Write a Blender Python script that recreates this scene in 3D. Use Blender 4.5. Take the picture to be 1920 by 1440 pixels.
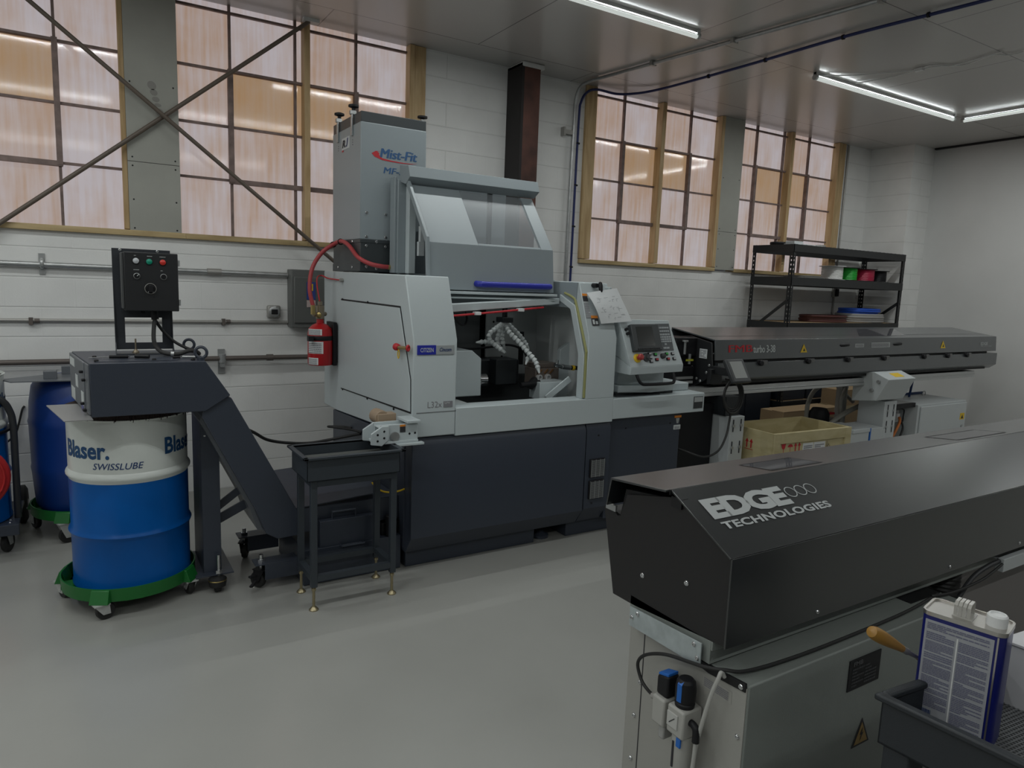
import bpy, bmesh, math, random
from mathutils import Vector, Matrix
random.seed(7)
for o in list(bpy.data.objects): bpy.data.objects.remove(o)
SC = bpy.context.scene
COL = SC.collection
PI = math.pi

# ------------------------------------------------------------------ camera
EYE = Vector((0.0, 0.0, 1.69))
YAW, PITCH, ROLL = math.radians(31.9066), math.radians(-7.99895), math.radians(2.1379)
fwd = Vector((math.sin(YAW)*math.cos(PITCH), math.cos(YAW)*math.cos(PITCH), math.sin(PITCH)))
rgt = Vector((math.cos(YAW), -math.sin(YAW), 0)); upv = rgt.cross(fwd)
r2 = rgt*math.cos(ROLL) + upv*math.sin(ROLL); u2 = upv*math.cos(ROLL) - rgt*math.sin(ROLL)
cd = bpy.data.cameras.new('camera'); cam = bpy.data.objects.new('camera', cd); COL.objects.link(cam)
cd.sensor_fit = 'HORIZONTAL'; cd.sensor_width = 36.0; cd.lens = 36.0*1310/1920; cd.clip_start = 0.05
mw = Matrix((r2, u2, -fwd)).transposed().to_4x4(); mw.translation = EYE
cam.matrix_world = mw
SC.camera = cam

# ------------------------------------------------------------------ world, exposure
W = bpy.data.worlds.new('world'); SC.world = W; W.use_nodes = True
W.node_tree.nodes['Background'].inputs[0].default_value = (0.5, 0.52, 0.55, 1)
W.node_tree.nodes['Background'].inputs[1].default_value = 0.06
vs = SC.view_settings; vs.view_transform = 'Standard'; vs.look = 'None'; vs.exposure = 0.0; vs.gamma = 1.0
vs.use_curve_mapping = False
TUBE_W = 18.5        # power of each LED tube
PANE_E = 0.62        # brightness of the daylight in the window panes
TUBE_E = 0.44        # brightness of the tube covers

# ------------------------------------------------------------------ materials
def lin(c):
    def f(v):
        v /= 255.0
        return v/12.92 if v <= 0.04045 else ((v+0.055)/1.055)**2.4
    return tuple(f(v) for v in c)
MATS = {}
def M(name, col, rough=0.5, metal=0.0, bump=0.0, scale=60.0, var=0.0, vscale=6.0, spec=0.5, emit=0.0, alpha=1.0, trans=0.0, coat=0.0, stretch=None):
    """procedural principled material; col is linear rgb"""
    if name in MATS: return MATS[name]
    m = bpy.data.materials.new(name); m.use_nodes = True
    nt = m.node_tree; N = nt.nodes; L = nt.links; b = N['Principled BSDF']
    b.inputs['Base Color'].default_value = (*col, 1); b.inputs['Roughness'].default_value = rough
    b.inputs['Metallic'].default_value = metal; b.inputs['Specular IOR Level'].default_value = spec
    if coat: b.inputs['Coat Weight'].default_value = coat; b.inputs['Coat Roughness'].default_value = 0.26; b.inputs['Coat IOR'].default_value = 1.7
    if emit: b.inputs['Emission Color'].default_value = (*col, 1); b.inputs['Emission Strength'].default_value = emit
    if trans: b.inputs['Transmission Weight'].default_value = trans
    if alpha < 1: b.inputs['Alpha'].default_value = alpha
    tc = N.new('ShaderNodeTexCoord')
    mp = N.new('ShaderNodeMapping'); L.new(tc.outputs['Object'], mp.inputs[0])
    if stretch: mp.inputs['Scale'].default_value = stretch
    if var:
        n = N.new('ShaderNodeTexNoise'); n.inputs['Scale'].default_value = vscale; n.inputs['Detail'].default_value = 5
        L.new(mp.outputs[0], n.inputs[0])
        r = N.new('ShaderNodeValToRGB'); L.new(n.outputs['Fac'], r.inputs[0])
        r.color_ramp.elements[0].position = 0.3; r.color_ramp.elements[1].position = 0.7
        r.color_ramp.elements[0].color = (*[c*(1-var) for c in col], 1); r.color_ramp.elements[1].color = (*[min(1, c*(1+var)) for c in col], 1)
        L.new(r.outputs[0], b.inputs['Base Color'])
    if bump:
        n = N.new('ShaderNodeTexNoise'); n.inputs['Scale'].default_value = scale; n.inputs['Detail'].default_value = 3
        L.new(mp.outputs[0], n.inputs[0])
        bp = N.new('ShaderNodeBump'); bp.inputs['Strength'].default_value = bump; bp.inputs['Distance'].default_value = 0.004
        L.new(n.outputs['Fac'], bp.inputs['Height']); L.new(bp.outputs[0], b.inputs['Normal'])
    MATS[name] = m
    return m

def mat_block():
    m = M('painted_block', (0.78, 0.78, 0.765), rough=0.55, var=0.05, vscale=3)
    nt = m.node_tree; N = nt.nodes; L = nt.links; b = N['Principled BSDF']
    tc = N.new('ShaderNodeTexCoord'); sp = N.new('ShaderNodeSeparateXYZ'); L.new(tc.outputs['Object'], sp.inputs[0])
    cb = N.new('ShaderNodeCombineXYZ'); L.new(sp.outputs['X'], cb.inputs['X']); L.new(sp.outputs['Z'], cb.inputs['Y'])
    def brick(mort, smooth):
        br = N.new('ShaderNodeTexBrick'); L.new(cb.outputs[0], br.inputs['Vector'])
        br.inputs['Scale'].default_value = 1.0; br.inputs['Brick Width'].default_value = 0.406; br.inputs['Row Height'].default_value = 0.2035
        br.inputs['Mortar Size'].default_value = mort; br.inputs['Mortar Smooth'].default_value = smooth
        br.inputs['Color1'].default_value = (1, 1, 1, 1); br.inputs['Color2'].default_value = (0.93, 0.93, 0.93, 1); br.inputs['Mortar'].default_value = (0, 0, 0, 1)
        return br
    br = brick(0.006, 0.6)
    rows = brick(0.006, 0.6); rows.inputs['Brick Width'].default_value = 60.0
    bs_ = N.new('ShaderNodeMath'); bs_.operation = 'MULTIPLY_ADD'; L.new(br.outputs['Color'], bs_.inputs[0]); bs_.inputs[1].default_value = 0.22; L.new(rows.outputs['Color'], bs_.inputs[2])
    nz = N.new('ShaderNodeTexNoise'); nz.inputs['Scale'].default_value = 90; nz.inputs['Detail'].default_value = 4; L.new(tc.outputs['Object'], nz.inputs[0])
    ad = N.new('ShaderNodeMath'); ad.operation = 'MULTIPLY_ADD'; L.new(nz.outputs['Fac'], ad.inputs[0]); ad.inputs[1].default_value = 0.18; L.new(bs_.outputs[0], ad.inputs[2])
    bp = N.new('ShaderNodeBump'); bp.inputs['Strength'].default_value = 0.5; bp.inputs['Distance'].default_value = 0.005
    L.new(ad.outputs[0], bp.inputs['Height']); L.new(bp.outputs[0], b.inputs['Normal'])
    mx = N.new('ShaderNodeMix'); mx.data_type = 'RGBA'; mx.blend_type = 'MULTIPLY'; mx.inputs[0].default_value = 0.10
    src = b.inputs['Base Color'].links[0].from_socket; L.new(src, mx.inputs[6]); L.new(rows.outputs['Color'], mx.inputs[7]); L.new(mx.outputs[2], b.inputs['Base Color'])
    return m

def mat_ceiling():
    m = M('painted_ceiling_board', (0.50, 0.48, 0.46), rough=0.22, bump=0.12, scale=5)
    nt = m.node_tree; N = nt.nodes; L = nt.links; b = N['Principled BSDF']
    tc = N.new('ShaderNodeTexCoord')
    br = N.new('ShaderNodeTexBrick'); L.new(tc.outputs['Object'], br.inputs['Vector'])
    br.inputs['Scale'].default_value = 1.0; br.inputs['Brick Width'].default_value = 2.44; br.inputs['Row Height'].default_value = 1.22
    br.inputs['Mortar Size'].default_value = 0.004; br.inputs['Color1'].default_value = (0.50, 0.48, 0.46, 1); br.inputs['Color2'].default_value = (0.47, 0.455, 0.435, 1)
    br.inputs['Mortar'].default_value = (0.15, 0.145, 0.14, 1); L.new(br.outputs['Color'], b.inputs['Base Color'])
    return m

def mat_floor():
    m = M('grey_epoxy_floor', (0.33, 0.33, 0.31), rough=0.16, var=0.05, vscale=1.3)
    nt = m.node_tree; N = nt.nodes; L = nt.links; b = N['Principled BSDF']
    tc = N.new('ShaderNodeTexCoord'); nz = N.new('ShaderNodeTexNoise'); nz.inputs['Scale'].default_value = 2.5; nz.inputs['Detail'].default_value = 6; L.new(tc.outputs['Object'], nz.inputs[0])
    mr = N.new('ShaderNodeMapRange'); L.new(nz.outputs['Fac'], mr.inputs[0]); mr.inputs[1].default_value = 0.3; mr.inputs[2].default_value = 0.75; mr.inputs[3].default_value = 0.19; mr.inputs[4].default_value = 0.28
    L.new(mr.outputs[0], b.inputs['Roughness'])
    return m

def mat_pane(name, c1, c2, k):
    """dirty translucent window sheet: daylight coming through with rusty run marks, a glossy face"""
    m = bpy.data.materials.new(name); m.use_nodes = True
    nt = m.node_tree; N = nt.nodes; L = nt.links; b = N['Principled BSDF']
    b.inputs['Base Color'].default_value = (0.12, 0.115, 0.11, 1); b.inputs['Roughness'].default_value = 0.07
    tc = N.new('ShaderNodeTexCoord'); mp = N.new('ShaderNodeMapping'); L.new(tc.outputs['Object'], mp.inputs[0]); mp.inputs['Scale'].default_value = (15, 1, 0.9)
    n1 = N.new('ShaderNodeTexNoise'); n1.inputs['Scale'].default_value = 2.2; n1.inputs['Detail'].default_value = 6; L.new(mp.outputs[0], n1.inputs[0])
    n2 = N.new('ShaderNodeTexNoise'); n2.inputs['Scale'].default_value = 3.2; n2.inputs['Detail'].default_value = 4; L.new(tc.outputs['Object'], n2.inputs[0])
    geo = N.new('ShaderNodeNewGeometry')
    a1 = N.new('ShaderNodeMath'); a1.operation = 'ADD'; L.new(n1.outputs['Fac'], a1.inputs[0]); L.new(n2.outputs['Fac'], a1.inputs[1])
    a2 = N.new('ShaderNodeMath'); a2.operation = 'MULTIPLY_ADD'; L.new(geo.outputs['Random Per Island'], a2.inputs[0]); a2.inputs[1].default_value = 0.45; L.new(a1.outputs[0], a2.inputs[2])
    mr = N.new('ShaderNodeMapRange'); L.new(a2.outputs[0], mr.inputs[0]); mr.inputs[1].default_value = 0.95; mr.inputs[2].default_value = 1.65
    mx = N.new('ShaderNodeMix'); mx.data_type = 'RGBA'; L.new(mr.outputs[0], mx.inputs[0]); mx.inputs[6].default_value = (*c1, 1); mx.inputs[7].default_value = (*c2, 1)
    L.new(mx.outputs[2], b.inputs['Emission Color']); b.inputs['Emission Strength'].default_value = k
    bp = N.new('ShaderNodeBump'); bp.inputs['Strength'].default_value = 0.022; bp.inputs['Distance'].default_value = 0.01
    n3 = N.new('ShaderNodeTexNoise'); n3.inputs['Scale'].default_value = 1.1; L.new(tc.outputs['Object'], n3.inputs[0])
    L.new(n3.outputs['Fac'], bp.inputs['Height']); L.new(bp.outputs[0], b.inputs['Normal'])
    MATS[name] = m
    return m

def mat_wood(name, c, dark, scale=(2, 2, 30), rough=0.6):
    m = M(name, c, rough=rough)
    nt = m.node_tree; N = nt.nodes; L = nt.links; b = N['Principled BSDF']
    tc = N.new('ShaderNodeTexCoord'); mp = N.new('ShaderNodeMapping'); L.new(tc.outputs['Object'], mp.inputs[0]); mp.inputs['Scale'].default_value = scale
    n = N.new('ShaderNodeTexNoise'); n.inputs['Scale'].default_value = 1.5; n.inputs['Detail'].default_value = 5; n.inputs['Distortion'].default_value = 0.6; L.new(mp.outputs[0], n.inputs[0])
    r = N.new('ShaderNodeValToRGB'); L.new(n.outputs['Fac'], r.inputs[0]); r.color_ramp.elements[0].position = 0.35; r.color_ramp.elements[1].position = 0.65
    r.color_ramp.elements[0].color = (*dark, 1); r.color_ramp.elements[1].color = (*c, 1); L.new(r.outputs[0], b.inputs['Base Color'])
    return m

block = mat_block(); ceil_m = mat_ceiling(); floor_m = mat_floor()
pane_pink = mat_pane('window_sheet_pale', (0.61, 0.555, 0.585), (0.50, 0.34, 0.25), PANE_E)
pane_orange = mat_pane('window_sheet_rusty', (0.46, 0.33, 0.24), (0.44, 0.25, 0.10), PANE_E)
plaster = M('white_plaster', (0.62, 0.62, 0.61), rough=0.6, bump=0.05, scale=40, var=0.03, vscale=2)
drywall = M('drywall_board', (0.35, 0.35, 0.315), rough=0.7, var=0.06, vscale=3)
timber = mat_wood('pine_timber', (0.58, 0.42, 0.23), (0.42, 0.28, 0.13), (14, 14, 1.5))
timber_h = mat_wood('pine_timber_flat', (0.56, 0.43, 0.23), (0.40, 0.29, 0.14), (1.5, 14, 14))
mullion = M('rusty_sash_glare', (0.20, 0.145, 0.13), rough=0.7, var=0.3, vscale=12)  # steel brown lightened to hold the glare of the panes
rust = M('rust_red_steel', (0.085, 0.032, 0.022), rough=0.55, var=0.5, vscale=5, bump=0.2, scale=30)
brace_m = M('brown_painted_rod', (0.12, 0.095, 0.075), rough=0.5)
galv = M('galvanised_steel', (0.46, 0.47, 0.47), rough=0.38, metal=0.75, var=0.12, vscale=20)
galv_dull = M('dull_conduit', (0.38, 0.37, 0.35), rough=0.45, metal=0.5)
pipe_brown = M('brown_pipe', (0.13, 0.11, 0.10), rough=0.5, metal=0.3)
steel = M('bright_steel', (0.62, 0.63, 0.64), rough=0.22, metal=1.0)
zinc = M('zinc_plate', (0.42, 0.47, 0.48), rough=0.4, metal=0.25, var=0.12, vscale=25)
brass = M('brass', (0.50, 0.38, 0.16), rough=0.3, metal=1.0)
mc_white = M('machine_white', (0.50, 0.555, 0.57), rough=0.38, bump=0.04, scale=160)
mc_grey = M('machine_grey', (0.27, 0.31, 0.33), rough=0.38, bump=0.04, scale=160)
mc_navy = M('machine_navy', (0.036, 0.044, 0.062), rough=0.38, bump=0.05, scale=160)
mc_stand = M('stand_slate', (0.033, 0.041, 0.050), rough=0.42, bump=0.04, scale=160)
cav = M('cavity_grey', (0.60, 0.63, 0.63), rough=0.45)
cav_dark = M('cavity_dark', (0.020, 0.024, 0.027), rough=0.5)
black = M('black_plastic', (0.010, 0.010, 0.012), rough=0.5, spec=0.3)
blackp = M('black_powder_coat', (0.017, 0.018, 0.020), rough=0.42, bump=0.08, scale=260)
rubber = M('black_rubber', (0.014, 0.014, 0.014), rough=0.6)
feeder = M('feeder_charcoal', (0.010, 0.0125, 0.014), rough=0.34, bump=0.05, scale=420, spec=0.5, coat=0.8)
fmb_m = M('feeder_slate', (0.062, 0.070, 0.076), rough=0.3, bump=0.02, scale=240, spec=0.5, coat=0.8)
feeder_in = M('feeder_inner_black', (0.006, 0.006, 0.007), rough=0.6)
alu = M('aluminium_profile', (0.55, 0.56, 0.56), rough=0.35, metal=0.7)
cab_m = M('cabinet_grey_green', (0.22, 0.24, 0.225), rough=0.42, bump=0.12, scale=300)
cab_end = M('cabinet_end_grey', (0.34, 0.335, 0.31), rough=0.42, bump=0.05, scale=300)
pale = M('pale_grey_paint', (0.52, 0.55, 0.56), rough=0.42)
drum_blue = M('drum_blue', (0.001, 0.085, 0.33), rough=0.28, var=0.12, vscale=4, spec=0.25)
drum_white = M('drum_white', (0.62, 0.65, 0.62), rough=0.3, var=0.06, vscale=5)
poly_blue = M('plastic_drum_blue', (0.003, 0.034, 0.20), rough=0.4)
green = M('dolly_green', (0.008, 0.13, 0.022), rough=0.4)
red = M('extinguisher_red', (0.42, 0.012, 0.016), rough=0.28)
red_hose = M('red_rubber_hose', (0.40, 0.05, 0.055), rough=0.5)
white_p = M('white_plastic', (0.72, 0.73, 0.73), rough=0.4)
paper_m = M('paper', (0.70, 0.72, 0.73), rough=0.8)
ink = M('dark_ink', (0.03, 0.03, 0.035), rough=0.7)
ink_grey = M('grey_print', (0.22, 0.22, 0.24), rough=0.7)
ink_navy = M('navy_ink', (0.008, 0.035, 0.14), rough=0.5)
ink_blue = M('blue_ink', (0.008, 0.06, 0.17), rough=0.5)
ink_white = M('white_print', (0.55, 0.58, 0.58), rough=0.5)
ink_silver = M('silver_print', (0.40, 0.42, 0.42), rough=0.5)
ink_red = M('red_print', (0.50, 0.02, 0.03), rough=0.5)
royal = M('royal_blue', (0.022, 0.030, 0.34), rough=0.4)
sky_blue = M('bright_blue_plastic', (0.01, 0.13, 0.50), rough=0.4)
yellow = M('warning_yellow', (0.75, 0.50, 0.02), rough=0.5)
orange = M('label_orange', (0.75, 0.25, 0.03), rough=0.5)
crate_w = mat_wood('crate_plywood', (0.55, 0.48, 0.28), (0.45, 0.38, 0.20), (3, 3, 9))
card = M('cardboard', (0.36, 0.25, 0.14), rough=0.8)
clear = M('clear_tube', (0.55, 0.55, 0.52), rough=0.25, alpha=0.75)
glass = M('clear_window_sheet', (0.32, 0.35, 0.37), rough=0.2, alpha=0.30, spec=0.2)
smoke = M('dark_window_sheet', (0.10, 0.10, 0.11), rough=0.03, spec=0.8)
screen_m = M('screen', (0.035, 0.037, 0.036), rough=0.15)
led_m = M('led_cover', (0.94, 1.0, 0.96), rough=0.4, emit=TUBE_E)

# ------------------------------------------------------------------ mesh helpers
class MB:
    def __init__(s, T=None): s.v = []; s.f = []; s.T = T
    def add(s, vs, fs):
        o = len(s.v); s.v += [Vector(p) for p in vs]; s.f += [[i+o for i in f] for f in fs]; return s
    def box(s, x0, x1, y0, y1, z0, z1):
        return s.add([(x0,y0,z0),(x1,y0,z0),(x1,y1,z0),(x0,y1,z0),(x0,y0,z1),(x1,y0,z1),(x1,y1,z1),(x0,y1,z1)],
                     [(3,2,1,0),(4,5,6,7),(0,1,5,4),(1,2,6,5),(2,3,7,6),(3,0,4,7)])
    def prism(s, poly, ax, a, b):
        n = len(poly)
        def P(p, t): return {'x': (t, p[0], p[1]), 'y': (p[0], t, p[1]), 'z': (p[0], p[1], t)}[ax]
        vs = [P(p, a) for p in poly] + [P(p, b) for p in poly]
        fs = [list(range(n))[::-1], list(range(n, 2*n))] + [[i, (i+1) % n, n+(i+1) % n, n+i] for i in range(n)]
        return s.add(vs, fs)
    def frame(s, d, r=None):
        d = Vector(d).normalized(); a = Vector((0, 0, 1)) if abs(d.z) < 0.9 else Vector((1, 0, 0))
        u = d.cross(a).normalized(); return u, d.cross(u).normalized()
    def cyl(s, p0, p1, r, r1=None, n=16):
        p0 = Vector(p0); p1 = Vector(p1); r1 = r if r1 is None else r1; u, w = s.frame(p1-p0)
        c = [(math.cos(2*PI*i/n), math.sin(2*PI*i/n)) for i in range(n)]
        vs = [p0+(u*a+w*b)*r for a, b in c] + [p1+(u*a+w*b)*r1 for a, b in c]
        return s.add(vs, [list(range(n))[::-1], list(range(n, 2*n))] + [[i, (i+1) % n, n+(i+1) % n, n+i] for i in range(n)])
    def tube(s, pts, r, n=10, sub=6, closed=False):
        P = [Vector(p) for p in pts]; Q = []
        m = len(P); rng = range(m) if closed else range(m-1)
        for i in rng:
            g = lambda k: P[k % m] if closed else P[max(0, min(m-1, k))]
            p0, p1, p2, p3 = g(i-1), g(i), g(i+1), g(i+2)
            for k in range(sub):
                t = k/sub
                Q.append(0.5*((2*p1)+(p2-p0)*t+(2*p0-5*p1+4*p2-p3)*t*t+(3*p1-p0-3*p2+p3)*t**3))
        if not closed: Q.append(P[-1])
        k = len(Q); vs = []; u = None
        for i in range(k):
            d = (Q[(i+1) % k]-Q[i-1]) if closed else (Q[min(i+1, k-1)]-Q[max(i-1, 0)])
            if d.length < 1e-9: d = Vector((0, 0, 1))
            d.normalize()
            if u is None: u, w = s.frame(d)
            else:
                u = (u-d*u.dot(d)).normalized(); w = d.cross(u)
            vs += [Q[i]+(u*math.cos(2*PI*j/n)+w*math.sin(2*PI*j/n))*r for j in range(n)]
        fs = []
        for i in range(k if closed else k-1):
            a = i*n; b = ((i+1) % k)*n
            fs += [[a+j, a+(j+1) % n, b+(j+1) % n, b+j] for j in range(n)]
        if not closed: fs += [list(range(n))[::-1], list(range((k-1)*n, k*n))]
        return s.add(vs, fs)
    def lathe(s, prof, c, n=32, ax=(0, 0, 1), sx=1.0, sy=1.0):
        d = Vector(ax).normalized(); u, w = s.frame(d) if abs(d.z) < 0.99 else (Vector((1, 0, 0)), Vector((0, 1, 0)))
        c = Vector(c); vs = []; k = len(prof)
        for r, h in prof:
            vs += [c+d*h+(u*math.cos(2*PI*j/n)*sx+w*math.sin(2*PI*j/n)*sy)*r for j in range(n)]
        fs = [[i*n+j, i*n+(j+1) % n, (i+1)*n+(j+1) % n, (i+1)*n+j] for i in range(k-1) for j in range(n)]
        if prof[0][0] > 1e-5: fs.append(list(range(n))[::-1])
        if prof[-1][0] > 1e-5: fs.append(list(range((k-1)*n, k*n)))
        return s.add(vs, fs)
    def torus(s, c, R, r, ax=(0, 0, 1), n=28, m=8, sx=1.0, sy=1.0):
        d = Vector(ax).normalized(); u, w = s.frame(d) if abs(d.z) < 0.99 else (Vector((1, 0, 0)), Vector((0, 1, 0)))
        c = Vector(c); vs = []
        for i in range(n):
            a = 2*PI*i/n; e = u*math.cos(a)*sx+w*math.sin(a)*sy; en = e.normalized()
            vs += [c+e*R+(en*math.cos(2*PI*j/m)+d*math.sin(2*PI*j/m))*r for j in range(m)]
        return s.add(vs, [[i*m+j, ((i+1) % n)*m+j, ((i+1) % n)*m+(j+1) % m, i*m+(j+1) % m] for i in range(n) for j in range(m)])
    def hexa(s, p):  # 8 corners, bottom 4 then top 4
        return s.add(p, [(3,2,1,0),(4,5,6,7),(0,1,5,4),(1,2,6,5),(2,3,7,6),(3,0,4,7)])
    def bar(s, p0, p1, w, h, side=(0, 1, 0)):
        p0 = Vector(p0); p1 = Vector(p1); d = (p1-p0).normalized(); sd = Vector(side); sd = (sd-d*sd.dot(d)).normalized(); t = d.cross(sd)
        q = lambda p: [p-sd*w/2-t*h/2, p+sd*w/2-t*h/2, p+sd*w/2+t*h/2, p-sd*w/2+t*h/2]
        return s.add(q(p0)+q(p1), [(3,2,1,0),(4,5,6,7),(0,1,5,4),(1,2,6,5),(2,3,7,6),(3,0,4,7)])

ROOTLOC = {}
def part(root, name, mb, mat, bev=0.0, label=None, parent=None, seg=2, sub=0, stuff=False):
    """one mesh object; coordinates are given in the world and stored relative to the thing's base"""
    off = Vector(ROOTLOC.get(root.name, (0, 0, 0))) if root else Vector((0, 0, 0))
    if root is None and mb.v and mb.T is None:
        lo = Vector([min(v[i] for v in mb.v) for i in range(3)]); hi = Vector([max(v[i] for v in mb.v) for i in range(3)])
        off = Vector(((lo.x+hi.x)/2, (lo.y+hi.y)/2, lo.z))
    me = bpy.data.meshes.new(name)
    vs = [(mb.T(v) if mb.T else v)-off for v in mb.v]
    me.from_pydata([tuple(v) for v in vs], [], mb.f)
    bm = bmesh.new(); bm.from_mesh(me); bmesh.ops.recalc_face_normals(bm, faces=bm.faces); bm.to_mesh(me); bm.free()
    for m in (mat if isinstance(mat, (list, tuple)) else [mat]): me.materials.append(m)
    for p in me.polygons: p.use_smooth = True
    me.set_sharp_from_angle(angle=math.radians(32))
    o = bpy.data.objects.new(name, me); COL.objects.link(o)
    if root is None: o.location = off
    else: o.parent = parent or root
    if label: o['label'] = label
    if stuff: o['kind'] = 'stuff'
    if bev:
        b = o.modifiers.new('bevel', 'BEVEL'); b.width = bev; b.segments = seg; b.limit_method = 'ANGLE'; b.angle_limit = math.radians(40)
    if sub:
        o.modifiers.new('sub', 'SUBSURF').levels = sub
    return o
def thing(name, label, cat, loc=(0, 0, 0), group=None, kind=None):
    o = bpy.data.objects.new(name, None); COL.objects.link(o); o.location = loc; o.empty_display_size = 0.1
    o['label'] = label; o['category'] = cat
    if group: o['group'] = group
    if kind: o['kind'] = kind
    ROOTLOC[o.name] = loc
    return o
def tag(o, label, cat, group=None, kind=None):
    o['label'] = label; o['category'] = cat
    if group: o['group'] = group
    if kind: o['kind'] = kind
    return o
def struct(name, mb, mat, bev=0.0, label=None):
    o = part(None, name, mb, mat, bev); o['kind'] = 'structure'
    if label: o['label'] = label
    return o
def copy_tree(o, parent=None):
    c = o.copy(); COL.objects.link(c)
    if parent: c.parent = parent
    for ch in list(o.children): copy_tree(ch, c)
    return c
def fmap(O, U, V):
    O = Vector(O); U = Vector(U).normalized(); V = Vector(V); V = (V-U*V.dot(U)).normalized(); N_ = U.cross(V)
    return lambda p: O+U*p[0]+V*p[1]+N_*p[2]
DG = None
def text(root, body, O, U, V, w, h, mat, bold=0.0, shear=0.0, name='lettering', parent=None, label=None, lift=0.0012, wrap=None, space=1.0, heavy=0.0):
    """flat lettering on a face: O lower left corner, U reading direction, V up; scaled to w x h"""
    cu = bpy.data.curves.new('t', 'FONT'); cu.body = body; cu.offset = bold; cu.shear = shear; cu.resolution_u = 3; cu.space_character = space
    o = bpy.data.objects.new('t', cu); COL.objects.link(o)
    bpy.context.view_layer.update()
    me = bpy.data.meshes.new_from_object(o.evaluated_get(bpy.context.evaluated_depsgraph_get()))
    bpy.data.objects.remove(o)
    mb = MB(); xs = [v.co.x for v in me.vertices]; ys = [v.co.y for v in me.vertices]
    x0, x1, y0, y1 = min(xs), max(xs), min(ys), max(ys)
    vv = [((v.co.x-x0)/(x1-x0)*w, (v.co.y-y0)/(y1-y0)*h) for v in me.vertices]
    F = wrap or fmap(O, U, V)
    bmx = bmesh.new(); bmx.from_mesh(me)
    if wrap: bmesh.ops.subdivide_edges(bmx, edges=[e for e in bmx.edges], cuts=1)
    bmx.verts.index_update()
    for k, dx in enumerate((0.0,) if not heavy else (-heavy, 0.0, heavy)):
        vs = []
        for v in bmx.verts:
            p = ((v.co.x-x0)/(x1-x0)*w+dx*h, (v.co.y-y0)/(y1-y0)*h, lift+k*0.00008); vs.append(F(p))
        mb.add(vs, [[v.index for v in f.verts] for f in bmx.faces])
    bmx.free(); bpy.data.meshes.remove(me)
    return part(root, name, mb, mat, parent=parent, label=label)
def bolts(root, pts, nrm, r=0.008, h=0.005, mat=None, name='bolt', parent=None):
    nrm = Vector(nrm).normalized()
    for p in pts:
        p = Vector(p); mb = MB().lathe([(r, -0.002), (r, h*0.5), (r*0.75, h), (r*0.35, h), (r*0.3, h*0.5), (0, h*0.5)], p, 12, nrm)
        part(root, name, mb, mat or steel, parent=parent)
def stripes(mb, F, w, h, rows, seed=0, gap=0.45, cols=1, z=0.001, fill=0.9):
    """rows of small print shown as thin broken lines"""
    rr = random.Random(seed)
    for i in range(rows):
        y0 = h*(1-(i+1-gap*0.5)/rows); y1 = y0+h/rows*(1-gap)
        for c in range(cols):
            x = c*w/cols; xe = (c+1)*w/cols-0.03*w
            if rr.random() > fill: xe = x+(xe-x)*rr.uniform(0.3, 0.7)
            while x < xe-1e-4:
                l = rr.uniform(0.05, 0.16)*w/cols; b = min(x+l, xe)
                mb.add([F((x, y0, z)), F((b, y0, z)), F((b, y1, z)), F((x, y1, z))], [(0, 1, 2, 3)]); x = b+0.012*w
    return mb
def caster(root, x, y, ztop, r=0.04, yaw=0.0, brk=None, w=0.03):
    """swivel caster touching the floor under (x, y)"""
    c, s_ = math.cos(yaw), math.sin(yaw); F = lambda p: Vector((x+p[0]*c-p[1]*s_, y+p[0]*s_+p[1]*c, p[2]))
    o = r*0.45; mb = MB(F)
    mb.box(-0.035, 0.035, -0.03, 0.03, ztop-0.006, ztop)
    for sgn in (-1, 1):
        yy = sgn*(w/2+0.006)
        mb.prism([(-0.032, ztop-0.006), (0.034, ztop-0.006), (o+0.018, r-0.014), (o-0.016, r-0.014)], 'y', yy-0.002, yy+0.002)
    mb.cyl((o, -w/2-0.011, r), (o, w/2+0.011, r), 0.007, n=10)
    b = part(root, 'caster', mb, brk or galv)
    mw_ = MB(F).lathe([(r*0.35, -w/2), (r*0.9, -w/2), (r, -w/4), (r, w/4), (r*0.9, w/2), (r*0.35, w/2)], (o, 0, r), 24, (0, 1, 0))
    part(root, 'wheel', mw_, rubber, parent=b)
    return b
# ================================================================== THE ROOM
XL, XR, YN, YB, H = -4.0, 9.65, -5.0, 5.80, 3.67
struct('floor', MB().box(XL, XR+0.2, YN, YB+0.3, -0.1, 0), floor_m)
struct('ceiling', MB().box(XL, XR+0.2, YN, YB+0.3, H, H+0.08), ceil_m)
wb = MB().box(XL, XR, YB, YB+0.2, 0, 1.95)
for a, b in ((XL, -1.0), (2.61, 4.34), (8.56, XR)): wb.box(a, b, YB, YB+0.2, 1.95, H)
struct('wall_back', wb, block)
struct('wall_right', MB().box(XR, XR+0.2, YN, YB+0.2, 0, H), plaster)
struct('wall_left', MB().box(XL-0.2, XL, YN, YB+0.2, 0, H), plaster)
struct('wall_front', MB().box(XL, XR, YN-0.2, YN, 0, H), M('dim_side_grey', (0.22, 0.22, 0.22), rough=0.7))  # unseen wall darkened, standing in for the dim side behind the camera
struct('trim_1', MB().box(9.17, XR, 5.22, YB, 0, H), block, label='white painted block pier in the right corner of the window wall')
struct('trim_2', MB().box(9.60, XR, YN, 5.2, H-0.02, H), black)  # black strip painted in for the dark gap under the ceiling
struct('trim_3', MB().cyl((8.64, 5.785, 1.0), (8.64, 5.785, H), 0.012), galv_dull)

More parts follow.
